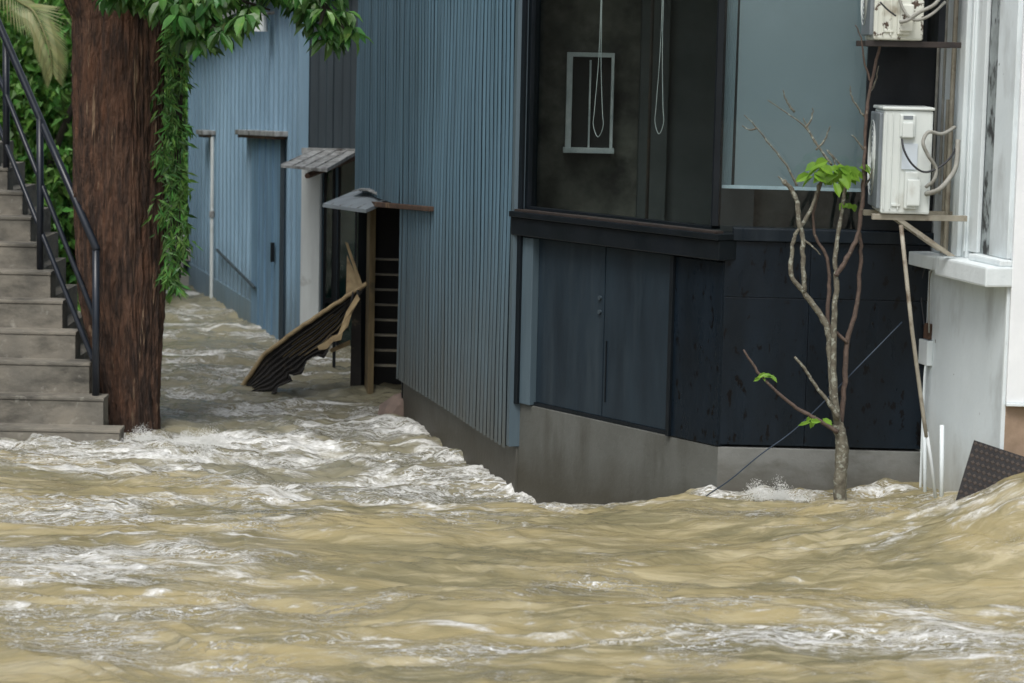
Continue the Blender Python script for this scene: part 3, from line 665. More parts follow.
# conduits, fittings
bm = B(); uc = su(957)[0]; tube(bm, [SW.pt(uc, TOP, .035), SW.pt(uc, zl+1.1, .035), SW.pt(uc+.01, zl+.03, .04)], .012, 8); obj('conduit', bm, M['bracket'], wb)
bm = B(); uc = su(952)[0]; tube(bm, [SW.pt(uc, zl+.75, .03), SW.pt(uc, zl+.03, .03)], .009, 8); obj('conduit', bm, M['bracket'], wb)
for px in (938, 945):
    bm = B(); uc = su(px)[0]; tube(bm, [SW.pt(uc, TOP, .02), SW.pt(uc, zl+.3, .02)], .007, 6); obj('conduit', bm, M['hose'], wb)
uj, zj = su(928, 352); bm = B(); wbox(bm, SW, uj-.05, uj+.06, zj-.06, zj+.06, .0, .03, .004)
jb = obj('junction_box', bm, M['white2'], wb); bm = B(); wbox(bm, SW, uj-.02, uj+.04, zj+.065, zj+.14, .0, .02, .003); obj('terminal', bm, M['rust'], jb)
bm = B(); tube(bm, smoothpath([SW.pt(uj+.05, zj+.1, .02), SW.pt(uj+.07, zj+.25, .035), SW.pt(uj+.03, zj+.36, .02), SW.pt(uj+.05, zl-.07, .02)]), .004, 6); obj('wire', bm, M['hose'], jb)
bm = B(); tube(bm, smoothpath([SW.pt(uj-.01, zj+.13, .02), SW.pt(uj-.05, zj+.3, .03), SW.pt(uj-.02, zj+.42, .02), SW.pt(uj+.02, zl-.07, .02)]), .004, 6); obj('wire', bm, M['cable'], jb)
bm = B(); tube(bm, smoothpath([SW.pt(uj+.03, zj-.05, .02), SW.pt(uj+.04, zj-.2, .03), SW.pt(uj+.03, 0, .02)]), .006, 6); obj('wire', bm, M['white2'], jb)

# ------------------------------------------------------------------ air conditioners
def make_ac(Y0, dirty, label, gx):
    xl, xr = P(880, 150, 11.0200).x, P(932, 150, 11.0200).x
    zt, zbm = P(905, 107, 11.0200).z, P(905, 214, 11.0200).z
    t = thing('air_conditioner', label, 'air conditioner', (xl, 11.0200, zbm), 'air conditioner outdoor units on the white building')
    k = .035
    L = .40; cm = M['acdirty'] if dirty else M['acwhite']
    dx = .03
    bm = B(); hexa(bm, [(xl+.012,11.0200,zbm),(xr,11.0200,zbm),(xr+dx,11.0200+L,zbm),(xl+dx,11.0200+L,zbm),(xl+.012,11.0200,zt-.015),(xr,11.0200,zt-.015),(xr+dx,11.0200+L,zt-.015),(xl+dx,11.0200+L,zt-.015)], .01)
    cs = obj('casing', bm, cm, t)
    bm = B(); hexa(bm, [(xl+.004,11.0100,zt-.014),(xr+.006,11.0100,zt-.014),(xr+dx,11.0300+L,zt-.014),(xl+dx-.01,11.0300+L,zt-.014),(xl+.006,11.0100,zt),(xr+.004,11.0100,zt),(xr+dx,11.0300+L,zt),(xl+dx-.008,11.0300+L,zt)], .006); obj('top_cover', bm, cm, t)
    # ribs on the end panel
    bm = B()
    for a, b in ((.02,.028),(.05,.055),(.056+.03,.058+.034)): box(bm, xl+a, xl+b, 11.0130, 11.0220, zbm+.02, zt-.03, .001)
    box(bm, xl+.06, xl+.10, 11.0120, 11.0220, zbm+.035, zbm+.045, .001)
    obj('panel_rib', bm, cm, t)
    h = zt-zbm
    bm = B(); box(bm, xl+.085, xl+.155, 11.0050, 11.0210, zbm+.72*h, zbm+.93*h, .006); box(bm, xl+.095, xl+.145, 10.9920, 11.0045, zbm+.715*h, zbm+.86*h, .006); gcv = obj('handle_recess', bm, cm, t)
    bm = B(); box(bm, xl+.098, xl+.142, 11.0035, 11.0042, zbm+.885*h, zbm+.92*h); obj('recess_shade_strip', bm, M['acgrille'], gcv)  # dark strip painted as the shade inside the hand recess
    bm = B(); box(bm, xl+.115, xl+.175, 10.9950, 11.0210, zbm+.05*h, zbm+.40*h, .008); box(bm, xl+.125, xl+.185, 10.9800, 10.9940, zbm+.08*h, zbm+.33*h, .007); obj('valve_cover', bm, cm, t)
    if not dirty:
        bm = B(); box(bm, xl+.10, xl+.17, 11.0125, 11.0190, zbm+.42*h, zbm+.66*h); obj('rating_label', bm, M['palesticker'], t)
        bm = B(); v = [bm.verts.new(p) for p in ((xl+.0075,11.0700,zt-.05),(xl+.012,11.1400,zt-.05),(xl+.012,11.1400,zt-.14),(xl+.0075,11.0700,zt-.14))]; bm.faces.new(v)
        bmesh.ops.translate(bm, verts=bm.verts, vec=(-.004,0,0)); obj('blue_label', bm, M['bluesticker'], t)
    # front grille facing left
    bm = B(); hexa(bm, [(xl-.004,11.0450,zbm+.02),(xl+.016,11.0450,zbm+.02),(xl+dx-.002,11.0000+L,zbm+.02),(xl+dx-.022,11.0000+L,zbm+.02),(xl-.004,11.0450,zt-.03),(xl+.016,11.0450,zt-.03),(xl+dx-.002,11.0000+L,zt-.03),(xl+dx-.022,11.0000+L,zt-.03)], .006)
    gr = obj('front_grille', bm, M['acgrille'], t)
    bm = B()
    for rr in range(1, 8):
        pts = [(xl-.008+.022*(.5+.5*math.cos(a)*rr/8), 11.0450+.25+.2*math.cos(a)*rr/8, zbm+h/2+.2*math.sin(a)*rr/8) for a in np.linspace(0, 2*math.pi, 25)]
        tube(bm, pts, .002, 4, False)
    obj('fan_guard', bm, M['acwhite'], gr)
    # bracket: shelf plus arm plus brace
    xe = P(955, 220, 11.0200).x
    for yy in (11.04, 11.32):
        bm = B()
        box(bm, xl-.02, xe+.06, yy, yy+.035, zbm-.03, zbm-.004, .002)
        if dirty:
            obj('bracket', bm, M['darkrust'], t); continue
        c = [(xl+.09,yy+.002,zbm-.029),(xl+.125,yy+.002,zbm-.029),(xl+.125,yy+.03,zbm-.029),(xl+.09,yy+.03,zbm-.029)]
        e = [(xe-.02,yy+.002,zbm-.19),(xe+.015,yy+.002,zbm-.19),(xe+.015,yy+.03,zbm-.19),(xe-.02,yy+.03,zbm-.19)]
        hexa(bm, e+c)
        obj('bracket', bm, M['bracket'] if not dirty else M['darkrust'], t)
    def ap(px, py, Y=10.9700): return P(px, py, Y)
    hs_ = []
    if not dirty:
        paths = [([(926,187,11.0000),(934,180,10.9700),(936,168,10.9700),(928,155,10.9500),(923,142,10.9500),(929,132,10.9700),(942,134,10.9900),(955,127,11.0300)], .0085, 'hose'),
                 ([(926,194,11.0000),(938,190,10.9500),(948,180,10.9500),(956,166,10.9900),(958,140,11.0400)], .0115, 'hose'),
                 ([(902,139,10.9900),(904,150,10.9700),(912,164,10.9600),(924,172,10.9600),(938,168,10.9700),(950,158,10.9900),(957,146,11.0400)], .005, 'cable')]
    else:
        paths = [([(900,22,10.9700),(908,20,10.9500),(920,12,10.9500),(935,4,10.9700),(945,-10,11.0200)], .0085, 'hose'),
                 ([(898,-10,10.9700),(901,4,10.9600),(908,16,10.9500),(918,20,10.9500),(932,14,10.9600),(945,2,11.0200)], .007, 'hose'),
                 ([(880,2,10.9700),(888,10,10.9700),(896,16,10.9700)], .004, 'cable')]
    for pl, r, mm in paths:
        pp_ = [P(*q) for q in pl]
        if dirty: pp_ = [p-Vector(gx) for p in pp_]
        bm = B(); tube(bm, smoothpath(pp_, 5), r, 8); obj('hose' if mm == 'hose' else 'power_cable', bm, M[mm], t, True)
    t.location = t.location+Vector(gx)
    return t
make_ac(11.0200, False, 'clean white outdoor air conditioner on a pale bracket with a blue label', (0,0,0))
zt, zbm = P(905, 107, 11.0200).z, P(905, 214, 11.0200).z
dzz = P(895, 40, 11.0200).z-zbm
make_ac(11.0200, True, 'upper rust-spotted white air conditioner on a dark shelf cut off by the top edge', (-.062, 0, dzz))
# dark cupboard/gap between the units
bm = B(); zz = P(900, 46, 10.85).z
x0 = P(940, 40, 11.0).x; box(bm, x0, x0+.03, 11.05, 11.35, zz, zz+.6)
tag(obj('metal_shelf_post', bm, M['trim']), 'dark upright metal plate beside the rusty upper air conditioner', 'bracket')

# ------------------------------------------------------------------ poles, cable, mat at the right
bm = B(); tube(bm, [P(901, 225, 10.97), P(912, 330, 10.98), P(924, 420, 11.0), P(926.5, 437, 11.0)], .0095, 8)
pl = thing('leaning_pole', 'long pale pole hanging down from the air conditioner bracket into the water', 'pole', P(936, 497, 11.0))
obj('upper_tube', bm, M['bracket'], pl, True)
bm = B(); tube(bm, [P(926.5, 432, 11.0), P(931, 460, 11.0), P(937, 510, 11.0)], .008, 8); obj('lower_tube', bm, M['whitepanel'], pl, True)
bm = B(); tube(bm, [P(942, 425, 11.0), P(941.5, 520, 11.0)], .0105, 8)
tag(obj('short_pipe', bm, M['white2'], None, True), 'short white pipe standing in the water beside the tilted black mat', 'pipe')
bm = B(); tube(bm, [P(924.5, 420, 11.33), P(925, 520, 11.33)], .009, 8)
tag(obj('wall_pipe', bm, M['white2'], None, True), 'thin white pipe against the wall corner behind the leaning pole', 'pipe')
bm = B(); tube(bm, smoothpath([P(902, 322, 11.38), P(860, 365, 11.3), P(800, 425, 11.3), P(760, 455, 11.3), P(730, 480, 11.35), P(705, 497, 11.42), P(690, 512, 11.45)], 5), .003, 6)
tag(obj('slack_cable', bm, M['bluecable'], None, True), 'blue cable hanging slantwise across the black boards behind the sapling', 'cable')
# mat
mt = thing('rubber_mat', 'tilted black mat with brown diamond pattern stuck at the white wall', 'mat', P(990, 500, 10.5))
q3 = P(974, 440, 10.72); e_ = P(1052, 466, 10.5)-q3; q0 = P(956, 499, 10.55); q = [q0, q0+e_, q3+e_, q3]
nn = (q[1]-q[0]).cross(q[3]-q[0]).normalized(); nn = nn if nn.y < 0 else -nn
bm = B(); lowq = [q[0]-(q[3]-q[0])*.6, q[1]-(q[3]-q[0])*.6]
hexa(bm, [lowq[0]-nn*.012, lowq[1]-nn*.012, lowq[1], lowq[0], q[3]-nn*.012, q[2]-nn*.012, q[2], q[3]]); obj('base', bm, M['rubber'], mt)
bm = B()
for i in range(15):
    for j in range(11):
        u = (i+.5+(j%2)*.5)/15; v = (j+.5)/11
        if u > .97: continue
        c = lowq[0].lerp(lowq[1], u).lerp(q[3].lerp(q[2], u), .3+.7*v)
        ex = (lowq[1]-lowq[0]).normalized()*.0125; ey = (q[3]-lowq[0]).normalized()*.0125
        a = [c-ex, c-ey, c+ex, c+ey]; vs0 = [bm.verts.new(p+nn*.0005) for p in a]; vs1 = [bm.verts.new(c+(p-c)*.6+nn*.004) for p in a]
        bm.faces.new(vs1)
        for k in range(4): bm.faces.new((vs0[k], vs0[(k+1)%4], vs1[(k+1)%4], vs1[k]))
obj('stud_pattern', bm, M['rubberdot'], mt)

# ------------------------------------------------------------------ sapling
sp = thing('sapling', 'bare branching sapling with a few bright green leaves in front of the black shop corner', 'tree', P(840, 500, 11.0))
YS = 11.2
def br(pts, r0, r1, mm, dy=0.0, name='branch', parent=None):
    pp_ = [P(p[0], p[1], YS+dy+(p[2] if len(p) > 2 else 0)) for p in pts]; sm = smoothpath(pp_, 5); n_ = len(sm)
    if name == 'branch': r0 *= .88; r1 *= .8
    sm = [p+Vector((random.gauss(0,.0018), random.gauss(0,.0018), 0)) for p in sm]
    bm = B(); tube(bm, sm, [(r0+(r1-r0)*i/(n_-1))*(1+random.gauss(0,.07)) for i in range(n_)], 8); return obj(name, bm, M[mm], parent or sp, True)
tk = br([(839,530),(840,497),(841,470),(842,445),(838,424)], .034, .028, 'twig', 0, 'trunk')
br([(840,430),(834,405),(832,385),(830,348),(826,325),(812,303),(802,290),(791,274),(793,245),(796,233),(801,227)], .022, .009, 'twig')
br([(804,293),(803,262),(803,240),(800,225),(797,203),(792,190),(783,181)], .014, .013, 'twig')
br([(800,228),(812,207),(819,186),(824,172),(820,158)], .011, .006, 'twig', .02)
br([(833,400),(833,345),(828,318),(829,285),(827,258),(816,238),(813,218),(817,200),(822,178)], .013, .006, 'redtwig', .05)
br([(837,420),(834,380),(834,330),(836,290),(836,274),(835,255),(841,218),(845,188),(851,168)], .019, .008, 'twig', -.02)
br([(836,276),(847,258),(857,236),(862,205),(864,170),(866,122),(870,90),(878,52),(890,6),(893,-25)], .013, .007, 'redtwig', -.03)
br([(871,82),(864,60),(861,38),(855,25)], .006, .003, 'redtwig', -.03)
br([(840,424),(844,390),(847,343),(856,310),(860,275),(861,246),(858,230)], .016, .009, 'redtwig', .03)
br([(829,327),(837,333),(847,343)], .011, .009, 'redtwig', .02)
br([(838,418),(828,402),(816,386),(804,368),(795,357)], .012, .007, 'twig', -.04)
br([(838,432),(815,418),(797,408),(775,390),(758,372),(744,350)], .012, .006, 'redtwig', -.03)
for pts in ([(797,186),(786,165),(770,145),(757,128),(744,115)], [(832,165),(818,146),(806,128),(790,115),(768,100)], [(830,162),(815,142),(803,118)],
            [(846,170),(836,160),(828,150)], [(864,150),(858,142),(852,135)], [(804,240),(812,246),(820,255)], [(870,92),(876,80),(879,66)], [(866,118),(858,108),(852,97),(850,86)], [(794,112),(786,100),(783,90)],
            [(757,128),(750,130),(742,126)], [(806,128),(812,118),(813,108)], [(846,186),(838,176),(834,160),(826,150)], [(863,190),(870,178),(874,166)], [(783,181),(778,176)], [(816,150),(826,138),(830,126)]):
    br(pts, .0055, .0022, 'twig', 0, 'twig')
def leafbunch(cs, n_, spread, ln, wd, seed, down=.6):
    ps = []; ds = []
    for k in range(n_):
        c = cs[k % len(cs)]; p = P(c[0]+random.gauss(0, spread), c[1]+random.gauss(0, spread*.6), YS+random.gauss(-.02,.04))
        ps.append(p[:]); a = random.uniform(0, 6.28); ds.append((math.cos(a), math.sin(a)*.5, -down+random.uniform(-.4,.5)))
    ps = np.array(ps); ds = np.array(ds); nr = rdir(n_)*.5+np.array((0,-.5,.8))
    return leafmesh(ps, ds, nr, rng.uniform(.7,1.15,n_)*ln, rng.uniform(.8,1.1,n_)*wd)
def each_leaf(V):
    for k in range(len(V)//8):
        obj('leaf', (V[8*k:8*k+8], [(0,1,2),(0,2,3),(1,4,5,2),(2,5,6,3),(4,7,5),(5,7,6)]), M['leaf_young'], sp)
V, f = leafbunch([(812,174),(822,168),(832,168),(842,172),(850,170),(838,180),(826,165),(858,168)], 34, 3.5, .085, .05, 1, .75)
each_leaf(V)
V, f = leafbunch([(848,203)], 4, 2, .06, .04, 2, .3); each_leaf(V)
V, f = leafbunch([(764,374),(760,376)], 8, 2, .055, .024, 3, .2); each_leaf(V)
V, f = leafbunch([(815,415),(813,421),(824,420)], 9, 2, .06, .026, 4, .3); each_leaf(V)

# ------------------------------------------------------------------ concrete stairs and railing
stp = [(120,430),(104,398),(90,363),(76,332),(63,301),(51,272),(39,244),(31,217),(23,192),(8,168),(-4,145),(-16,122)]
Y0 = 14.5
sc = thing('concrete_staircase', 'weathered concrete outdoor steps rising out of the flood at the left edge', 'staircase', (P(60,444,Y0).x, Y0, 0))
edges = []
for i, (px, py) in enumerate(stp):
    Yi = Y0+i*.17
    tp = P(px, py, Yi); nxt = stp[i-1] if i else None
    zlow = P(px, stp[i-1][1], Yi).z-.02 if i else -1
    edges.append(tp)
    bm = B(); zlo = -1 if i == 0 else edges[i-1].z-.01
    # tread slab with slightly overhanging nosing over a riser block
    box(bm, tp.x-3.2, tp.x, Yi, Yi+.185, tp.z-.022, tp.z, .006)
    box(bm, tp.x-3.2, tp.x-.005, Yi+.006, Yi+.185, zlo, tp.z-.023, .004)
    obj('step', bm, M['concrete'], sc)
bm = B()
for a, b in zip(edges, edges[1:]): box(bm, b.x-3.2, b.x-.03, b.y+.03, b.y+1.1, -1, a.z-.02)
obj('side_wall', bm, M['concrete'], sc)
# railing points
def rp(px, py, t=None):
    # depth follows the stair flight by x
    k = np.interp(px, [s_[0] for s_ in stp[::-1]], list(range(len(stp)))[::-1])
    return P(px, py, Y0+k*.17+.0)
bm = B(); 
rl = thing('x', '', '', sc.location) if False else None
hr_pts = [rp(97, 250), rp(52, 146), rp(5, 38), rp(-20, -20)]
bm = B(); tube(bm, smoothpath([rp(97,250), rp(5,38), rp(-22,-24)], 2), .024, 10); rail = obj('handrail', bm, M['rail'], sc, True)
for a, b, e in (((95,318),(5,92),(-22,28)), ((93,360),(5,142),(-22,78))):
    bm = B(); tube(bm, [rp(*a), rp(*b), rp(*e)], .017, 8); obj('lower_rail', bm, M['rail'], rail, True)
for (px, y0, y1) in ((96,250,398), (40,119,272), (6,38,168)):
    a = rp(px, y0); b = rp(px, y1); b.x = a.x; b.y = a.y; bm = B(); tube(bm, [a, b], .023, 10); obj('post', bm, M['rail'], rail, True)

# ------------------------------------------------------------------ big tree
TY = 15.12
tr = thing('shade_tree', 'large brown-barked tree with glossy green leaves standing in flood water beside the steps', 'tree', (P(134,440,TY).x, TY, 0))
prof = [(470,111,157),(440,109,156),(400,104,156),(350,94,158),(300,82,161),(200,77,162),(100,76,162),(20,76,162),(-20,62,172),(-60,45,185),(-120,30,190)]
nz_ = 260; na = 220
pys = np.linspace(480, -120, nz_)
xl = np.interp(-pys, [-p[0] for p in prof], [p[1] for p in prof]); xr = np.interp(-pys, [-p[0] for p in prof], [p[2] for p in prof])
V = []
ang = np.linspace(0, 2*math.pi, na, endpoint=False)
for i in range(nz_):
    a = P(xl[i], pys[i], TY); b = P(xr[i], pys[i], TY); cx = (a.x+b.x)/2; rx = (b.x-a.x)/2; z = a.z
    # ridged, fluted bark; groove between the two fused stems on the left third
    u = ang*2.2
    fl = .06*np.cos(3*ang+.6+z*.35)+.035*np.cos(7*ang+z*.8+1)
    X_ = np.cos(ang)*3.2; Y_ = np.sin(ang)*3.2
    rid = 1-np.abs(noise2(X_*2.3+Y_*.7+4, Y_*2.3+z*.9+9))*2.2
    fi = 1-np.abs(noise2(X_*6+Y_*1.9, Y_*6+z*3.1+30))*2.4
    sc_ = noise2(X_*5+9, Y_*5+z*9)
    groove = -.13*np.exp(-((np.mod(ang, 2*math.pi)-4.25)/.16)**2)
    low = np.clip((1.1-z)/1.3, 0, 1)
    r = 1+fl+.05*rid+(.045+.02*low)*fi+(.02+.035*low)*sc_+.02*noise2(X_*9, Y_*9+z*16)+groove+.10*np.exp(-max(0, z+.1)/.22)
    V.append(np.stack([cx+rx*r*np.cos(ang)/1.02, TY+rx*.72*r*np.sin(ang), np.full(na, z)], -1))
V = np.concatenate(V); F_ = []
for i in range(nz_-1):
    for k in range(na): F_.append((i*na+k, i*na+(k+1)%na, (i+1)*na+(k+1)%na, (i+1)*na+k))
obj('trunk', (V, F_), M['bark'], tr, True)
ztop = P(120,-110,TY).z
cx0 = P(120,0,TY).x
# limbs carrying the crown
limbs = [[(cx0,TY,ztop-.3),(cx0+.5,TY-.2,ztop+.2),(cx0+1.3,TY-.5,ztop+.5),(cx0+2.2,TY-.6,ztop+1.2)],
         [(cx0,TY,ztop-.3),(cx0-.6,TY-.1,ztop+.6),(cx0-1.6,TY+.2,ztop+1.5)],
         [(cx0,TY,ztop-.3),(cx0+.1,TY+.5,ztop+.8),(cx0+.3,TY+1.4,ztop+1.9)]]
for L in limbs:
    bm = B(); sm = smoothpath(L, 6); tube(bm, sm, list(np.linspace(.16,.03,len(sm))), 10); obj('limb', bm, M['bark'], tr, True)
def vp(px, py, Y): return P(px, py, Y)
tw = [[(100,-40,15.0),(140,-18,14.6),(185,-8,14.4),(225,-4,14.3),(270,10,14.2)], [(185,-8,14.4),(215,15,14.3),(205,40,14.3)], [(200,-30,14.5),(290,-22,14.2),(325,5,14.1),(345,30,14.1)], [(325,5,14.1),(320,25,14.0)]]
bm = B()
for L in tw: 
    sm = smoothpath([vp(*q) for q in L], 5); tube(bm, sm, list(np.linspace(.02,.006,len(sm))), 6)
obj('twig', bm, M['darkwood'], tr, True)
# visible hanging leaves: rosettes
pos = []; dr_ = []
def rosette(px, py, Y, n_=9, ln=1.0):
    c = P(px, py, Y)
    for k in range(n_):
        a = 2*math.pi*k/n_+random.uniform(-.3,.3)
        d = Vector((math.cos(a), math.sin(a)*.8, -.55+random.uniform(-.5,.3))); pos.append(c+d*.015); dr_.append(d)
cent = []
for k in range(175):
    x = random.uniform(95, 345); 
    lim = np.interp(x, [95,130,170,185,205,232,262,290,305,330,350,362], [4,10,22,46,52,34,14,3,20,36,34,10])
    y = random.uniform(-45, max(lim-9, -10)); cent.append((x, y, 14.35+random.gauss(0,.25)))
for x_, y_ in ((312,22),(325,30),(340,28),(350,24),(333,14),(318,8),(196,38),(204,46),(190,20),(212,24),(232,22),(352,32),(305,8),(345,10),(328,38),(175,10),(250,6)): cent.append((x_, y_, 14.15))
for c in cent: rosette(*c, n_=random.randint(6,9))
pos = np.array([p[:] for p in pos]); dr_ = np.array([d[:] for d in dr_]); n_ = len(pos)
V, f = leafmesh(pos, dr_, np.array((0,-.25,1.0))+rdir(n_)*.35, rng.uniform(.085,.15,n_), rng.uniform(.042,.062,n_), droop=.25)
obj('foliage', (V, f), M['leaf_dark'], tr)
# crown above the frame
n_ = 6500; c = []
cl = [(cx0+rng.normal()*1.5+.2, TY+rng.normal()*.9, ztop+.9+abs(rng.normal())*.9) for k in range(60)]
pos = np.array([cl[k % 60] for k in range(n_)])+rng.normal(size=(n_,3))*.26
pos[:,2] = np.maximum(pos[:,2], ztop-.02)
V, f = leafmesh(pos, rdir(n_)+np.array((0,0,-.3)), rdir(n_)*.5+np.array((0,0,1.)), rng.uniform(.09,.14,n_), rng.uniform(.045,.06,n_), simple=True)
obj('crown', (V, f), M['leaf_dark'], tr)
# climbing vine down the right side of the trunk
n_ = 1150; pos = []; dr_ = []
for k in range(n_):
    py = 290*random.random()**.85; 
    w0 = np.interp(py, [0,60,150,220,290], [166,160,156,154,168]); w1 = np.interp(py, [0,60,150,220,260,295], [200,186,184,192,186,174])
    px = random.triangular(w0, w1, (w0+w1)/2)+5*math.sin(py*.11)+3*math.sin(py*.31+1)+random.gauss(0,2.5); pos.append(P(px, py, 14.95+random.gauss(0,.08))[:])
    a = random.uniform(-.9, 1.2); dr_.append((math.sin(a)*.9, -.3*random.random(), -.8*math.cos(a)+.15))
pos = np.array(pos); dr_ = np.array(dr_)
V, f = leafmesh(pos, dr_, rdir(n_)*.6+np.array((0,-1,.5)), rng.uniform(.045,.10,n_), rng.uniform(.011,.022,n_), simple=True, droop=.2)
vn = thing('climbing_vine', 'bright green narrow-leaved vine trailing down the right side of the tree trunk', 'vine', P(176,292,14.95))
obj('foliage', (V, f), M['leaf_vine'], vn)
bm = B()
for k in range(5): tube(bm, smoothpath([P(172+k*3, -20, 15.05), P(176+k*1.5, 90, 15), P(168+k*3, 180, 15), P(170+k*2.5, 250+k*7, 14.97)], 6), .006, 5)
obj('stem', bm, M['darkwood'], vn, True)

# ------------------------------------------------------------------ greenery behind the steps
def shrub(name, label, cat, cx, cy, cz, rx, ry, rz, n_, ln, wd, mat_, nclump=40):
    t = thing(name, label, cat, (cx, cy, 0))
    cl = rng.normal(size=(nclump,3))*.5; cl = np.clip(cl, -1, 1)*np.array((rx,ry,rz))+np.array((cx,cy,cz))
    cl[:,2] = np.maximum(cl[:,2], .25)
    sg = np.array((rx*.16+.12, ry*.16+.1, rz*.10+.12))
    pos = cl[rng.integers(0, nclump, n_)]+rng.normal(size=(n_,3))*sg; pos[:,2] = np.maximum(pos[:,2], .05)
    V, f = leafmesh(pos, rdir(n_)*.8+np.array((0,-.2,-.7)), rdir(n_)*.6+np.array((0,-.7,.8)), rng.uniform(.6,1.2,n_)*ln, rng.uniform(.7,1.2,n_)*wd, simple=True)
    obj('foliage', (V, f), mat_, t)
    bm = B()
    for k in range(7): 
        a = cl[k]; tube(bm, smoothpath([(cx+random.uniform(-.2,.2), cy+.1, -.9), (cx*.5+a[0]*.5, cy, a[2]*.5), tuple(a)], 4), [.05]*4+[.035]*4+[.02], 6)
    obj('stem', bm, M['darkwood'], t, True)
    return t
gx0 = P(0,100,22).x
shrub('leafy_shrub', 'tall dense green shrub behind the railing at the left edge', 'shrub', gx0+.05, 21.6, 1.5, .75, .5, 1.5, 9000, .12, .055, M['leaf_bg'], 70)
shrub('leafy_shrub', 'bushy green shrub showing between the railing and the tree trunk', 'shrub', P(62,100,22.4).x, 22.6, 1.7, .55, .45, 1.6, 9000, .12, .055, M['leaf_bg'], 70)
shrub('leafy_shrub', 'dark green shrub in the gap between tree trunk and pale blue building', 'shrub', P(160,100,27).x, 27.5, 1.6, .7, .5, 1.6, 6000, .12, .055, M['leaf_bg'], 50)
# dark mass of trees far behind
def farwood():
    n_ = 16000; pos = np.stack([rng.uniform(-9.5,-2.2,n_), rng.uniform(29,32,n_), rng.uniform(0,6,n_)**1.0], -1)
    V, f = leafmesh(pos, rdir(n_), rdir(n_)+np.array((0,-.8,.5)), rng.uniform(.22,.4,n_), rng.uniform(.1,.2,n_), simple=True)
    return obj('far_trees', (V, f), M['leaf_bg'])
tag(farwood(), 'dark green wood closing the view behind the alley', 'trees', kind='stuff')
# palm
pm = thing('palm_tree', 'palm with one drooping yellow-green frond in front of the shrubs at top left', 'palm', (P(20,60,20).x-.6, 20.2, 0))
bm = B(); tx = P(20,60,20).x-.6; tube(bm, [(tx,20.2,-1),(tx,20.2,1.5),(tx+.05,20.2,3.4)], [.12,.1,.09], 10); obj('trunk', bm, M['darkwood'], pm, True)
def frond(path, ll):
    sm = smoothpath(path, 14); n0 = len(sm); ps = []; ds = []; ls = []
    for i in range(2, n0-1):
        t = i/(n0-1); tg = (sm[i+1]-sm[i-1]).normalized(); side = tg.cross(Vector((0,-1,.25))).normalized()
        for sgn in (-1, 1):
            d = (tg*1.1+side*sgn*.75+Vector((0,0,-.25))).normalized(); ps.append(sm[i][:]); ds.append(d[:]); ls.append(ll*(.35+.65*math.sin(math.pi*min(1, t*.75+.2))))
    V, f = leafmesh(np.array(ps), np.array(ds), np.tile(np.array((0,-1,.3)), (len(ps),1)), np.array(ls), .018, simple=True, droop=.25)
    o = obj('frond', (V, f), M['palm'], pm); bm = B(); tube(bm, sm, list(np.linspace(.014,.004,n0)), 6); obj('frond_rib', bm, M['palm'], o, True)
tp = Vector((tx+.05, 20.2, 3.4))
frond([tp, P(10,-8,19.9), P(34,12,19.7), P(48,45,19.6), P(53,74,19.6)], .30)
frond([tp, tp+Vector((-.5,-.3,.5)), tp+Vector((-1.2,-.5,.2)), tp+Vector((-1.6,-.6,-.5))], .35)
frond([tp, tp+Vector((.1,.5,.6)), tp+Vector((.2,1.2,.5)), tp+Vector((.2,1.7,-.2))], .35)
frond([tp, tp+Vector((.3,-.6,.7)), tp+Vector((.5,-1.3,.8)), tp+Vector((.6,-1.9,.4))], .35)

# ------------------------------------------------------------------ collapsed sheet of roofing debris
db = thing('debris_sheet', 'collapsed black corrugated roofing sheet with torn tan edges slumped against the door post', 'debris', W(300, 388))
upper = [(240,391,17.0),(252,374,16.95),(263,357,16.95),(276,347,16.9),(290,336,16.9),(325,312,16.85),(367,285,16.75)]
lower = [(243,396,16.7),(278,391,16.65),(300,372,16.65),(325,354,16.7),(343,334,16.7),(358,296,16.72)]
def poly(pts, k):
    pts = [P(*q) for q in pts]; tot = [0]
    for a, b in zip(pts, pts[1:]): tot.append(tot[-1]+(b-a).length)
    o_ = []
    for i in range(k+1):
        d = tot[-1]*i/k; q = min(len(pts)-2, max(0, next((m for m in range(len(pts)-1) if tot[m+1] >= d-1e-9), 0)))
        o_.append(pts[q].lerp(pts[q+1], (d-tot[q])/(tot[q+1]-tot[q])))
    return o_
U = poly(upper, 36); Lo = poly(lower, 36)
jit = [Vector((random.gauss(0,.02), 0, random.gauss(0,.022)*(1 if k % 3 else 2.2))) for k in range(len(Lo))]
bm = B(); nv = 41; g = []
for i, (a, b) in enumerate(zip(U, Lo)):
    row = []
    for j in range(nv):
        t = j/(nv-1); p = a.lerp(b, t)+jit[i]*t**7; dep = .016+.022*min(1, i/20)
        row.append(bm.verts.new(p+Vector((.3,-1,.4)).normalized()*dep*.7*math.sin(t*2*math.pi*7.5)+Vector((0,0,.0015*math.sin(i*.9+j*.35)))))
    g.append(row)
gco = [[v.co.copy() for v in r_] for r_ in g]
for r1, r2 in zip(g, g[1:]):
    for j in range(nv-1): bm.faces.new((r1[j], r1[j+1], r2[j+1], r2[j]))
o = obj('sheet', bm, M['tar'], db, True); sm_ = o.modifiers.new('thickness', 'SOLIDIFY'); sm_.thickness = .006
for j in (9, 14, 19, 24, 29):
    pr_ = [g_[min(j, nv-1)] for g_ in gco]; a_ = random.randint(12, 17); b_ = random.randint(27, 35)
    bm = B(); tube(bm, [p+Vector((0,-.010,.003)) for p in pr_[a_:b_]], .0032, 5); obj('rib', bm, M['wood'], o)
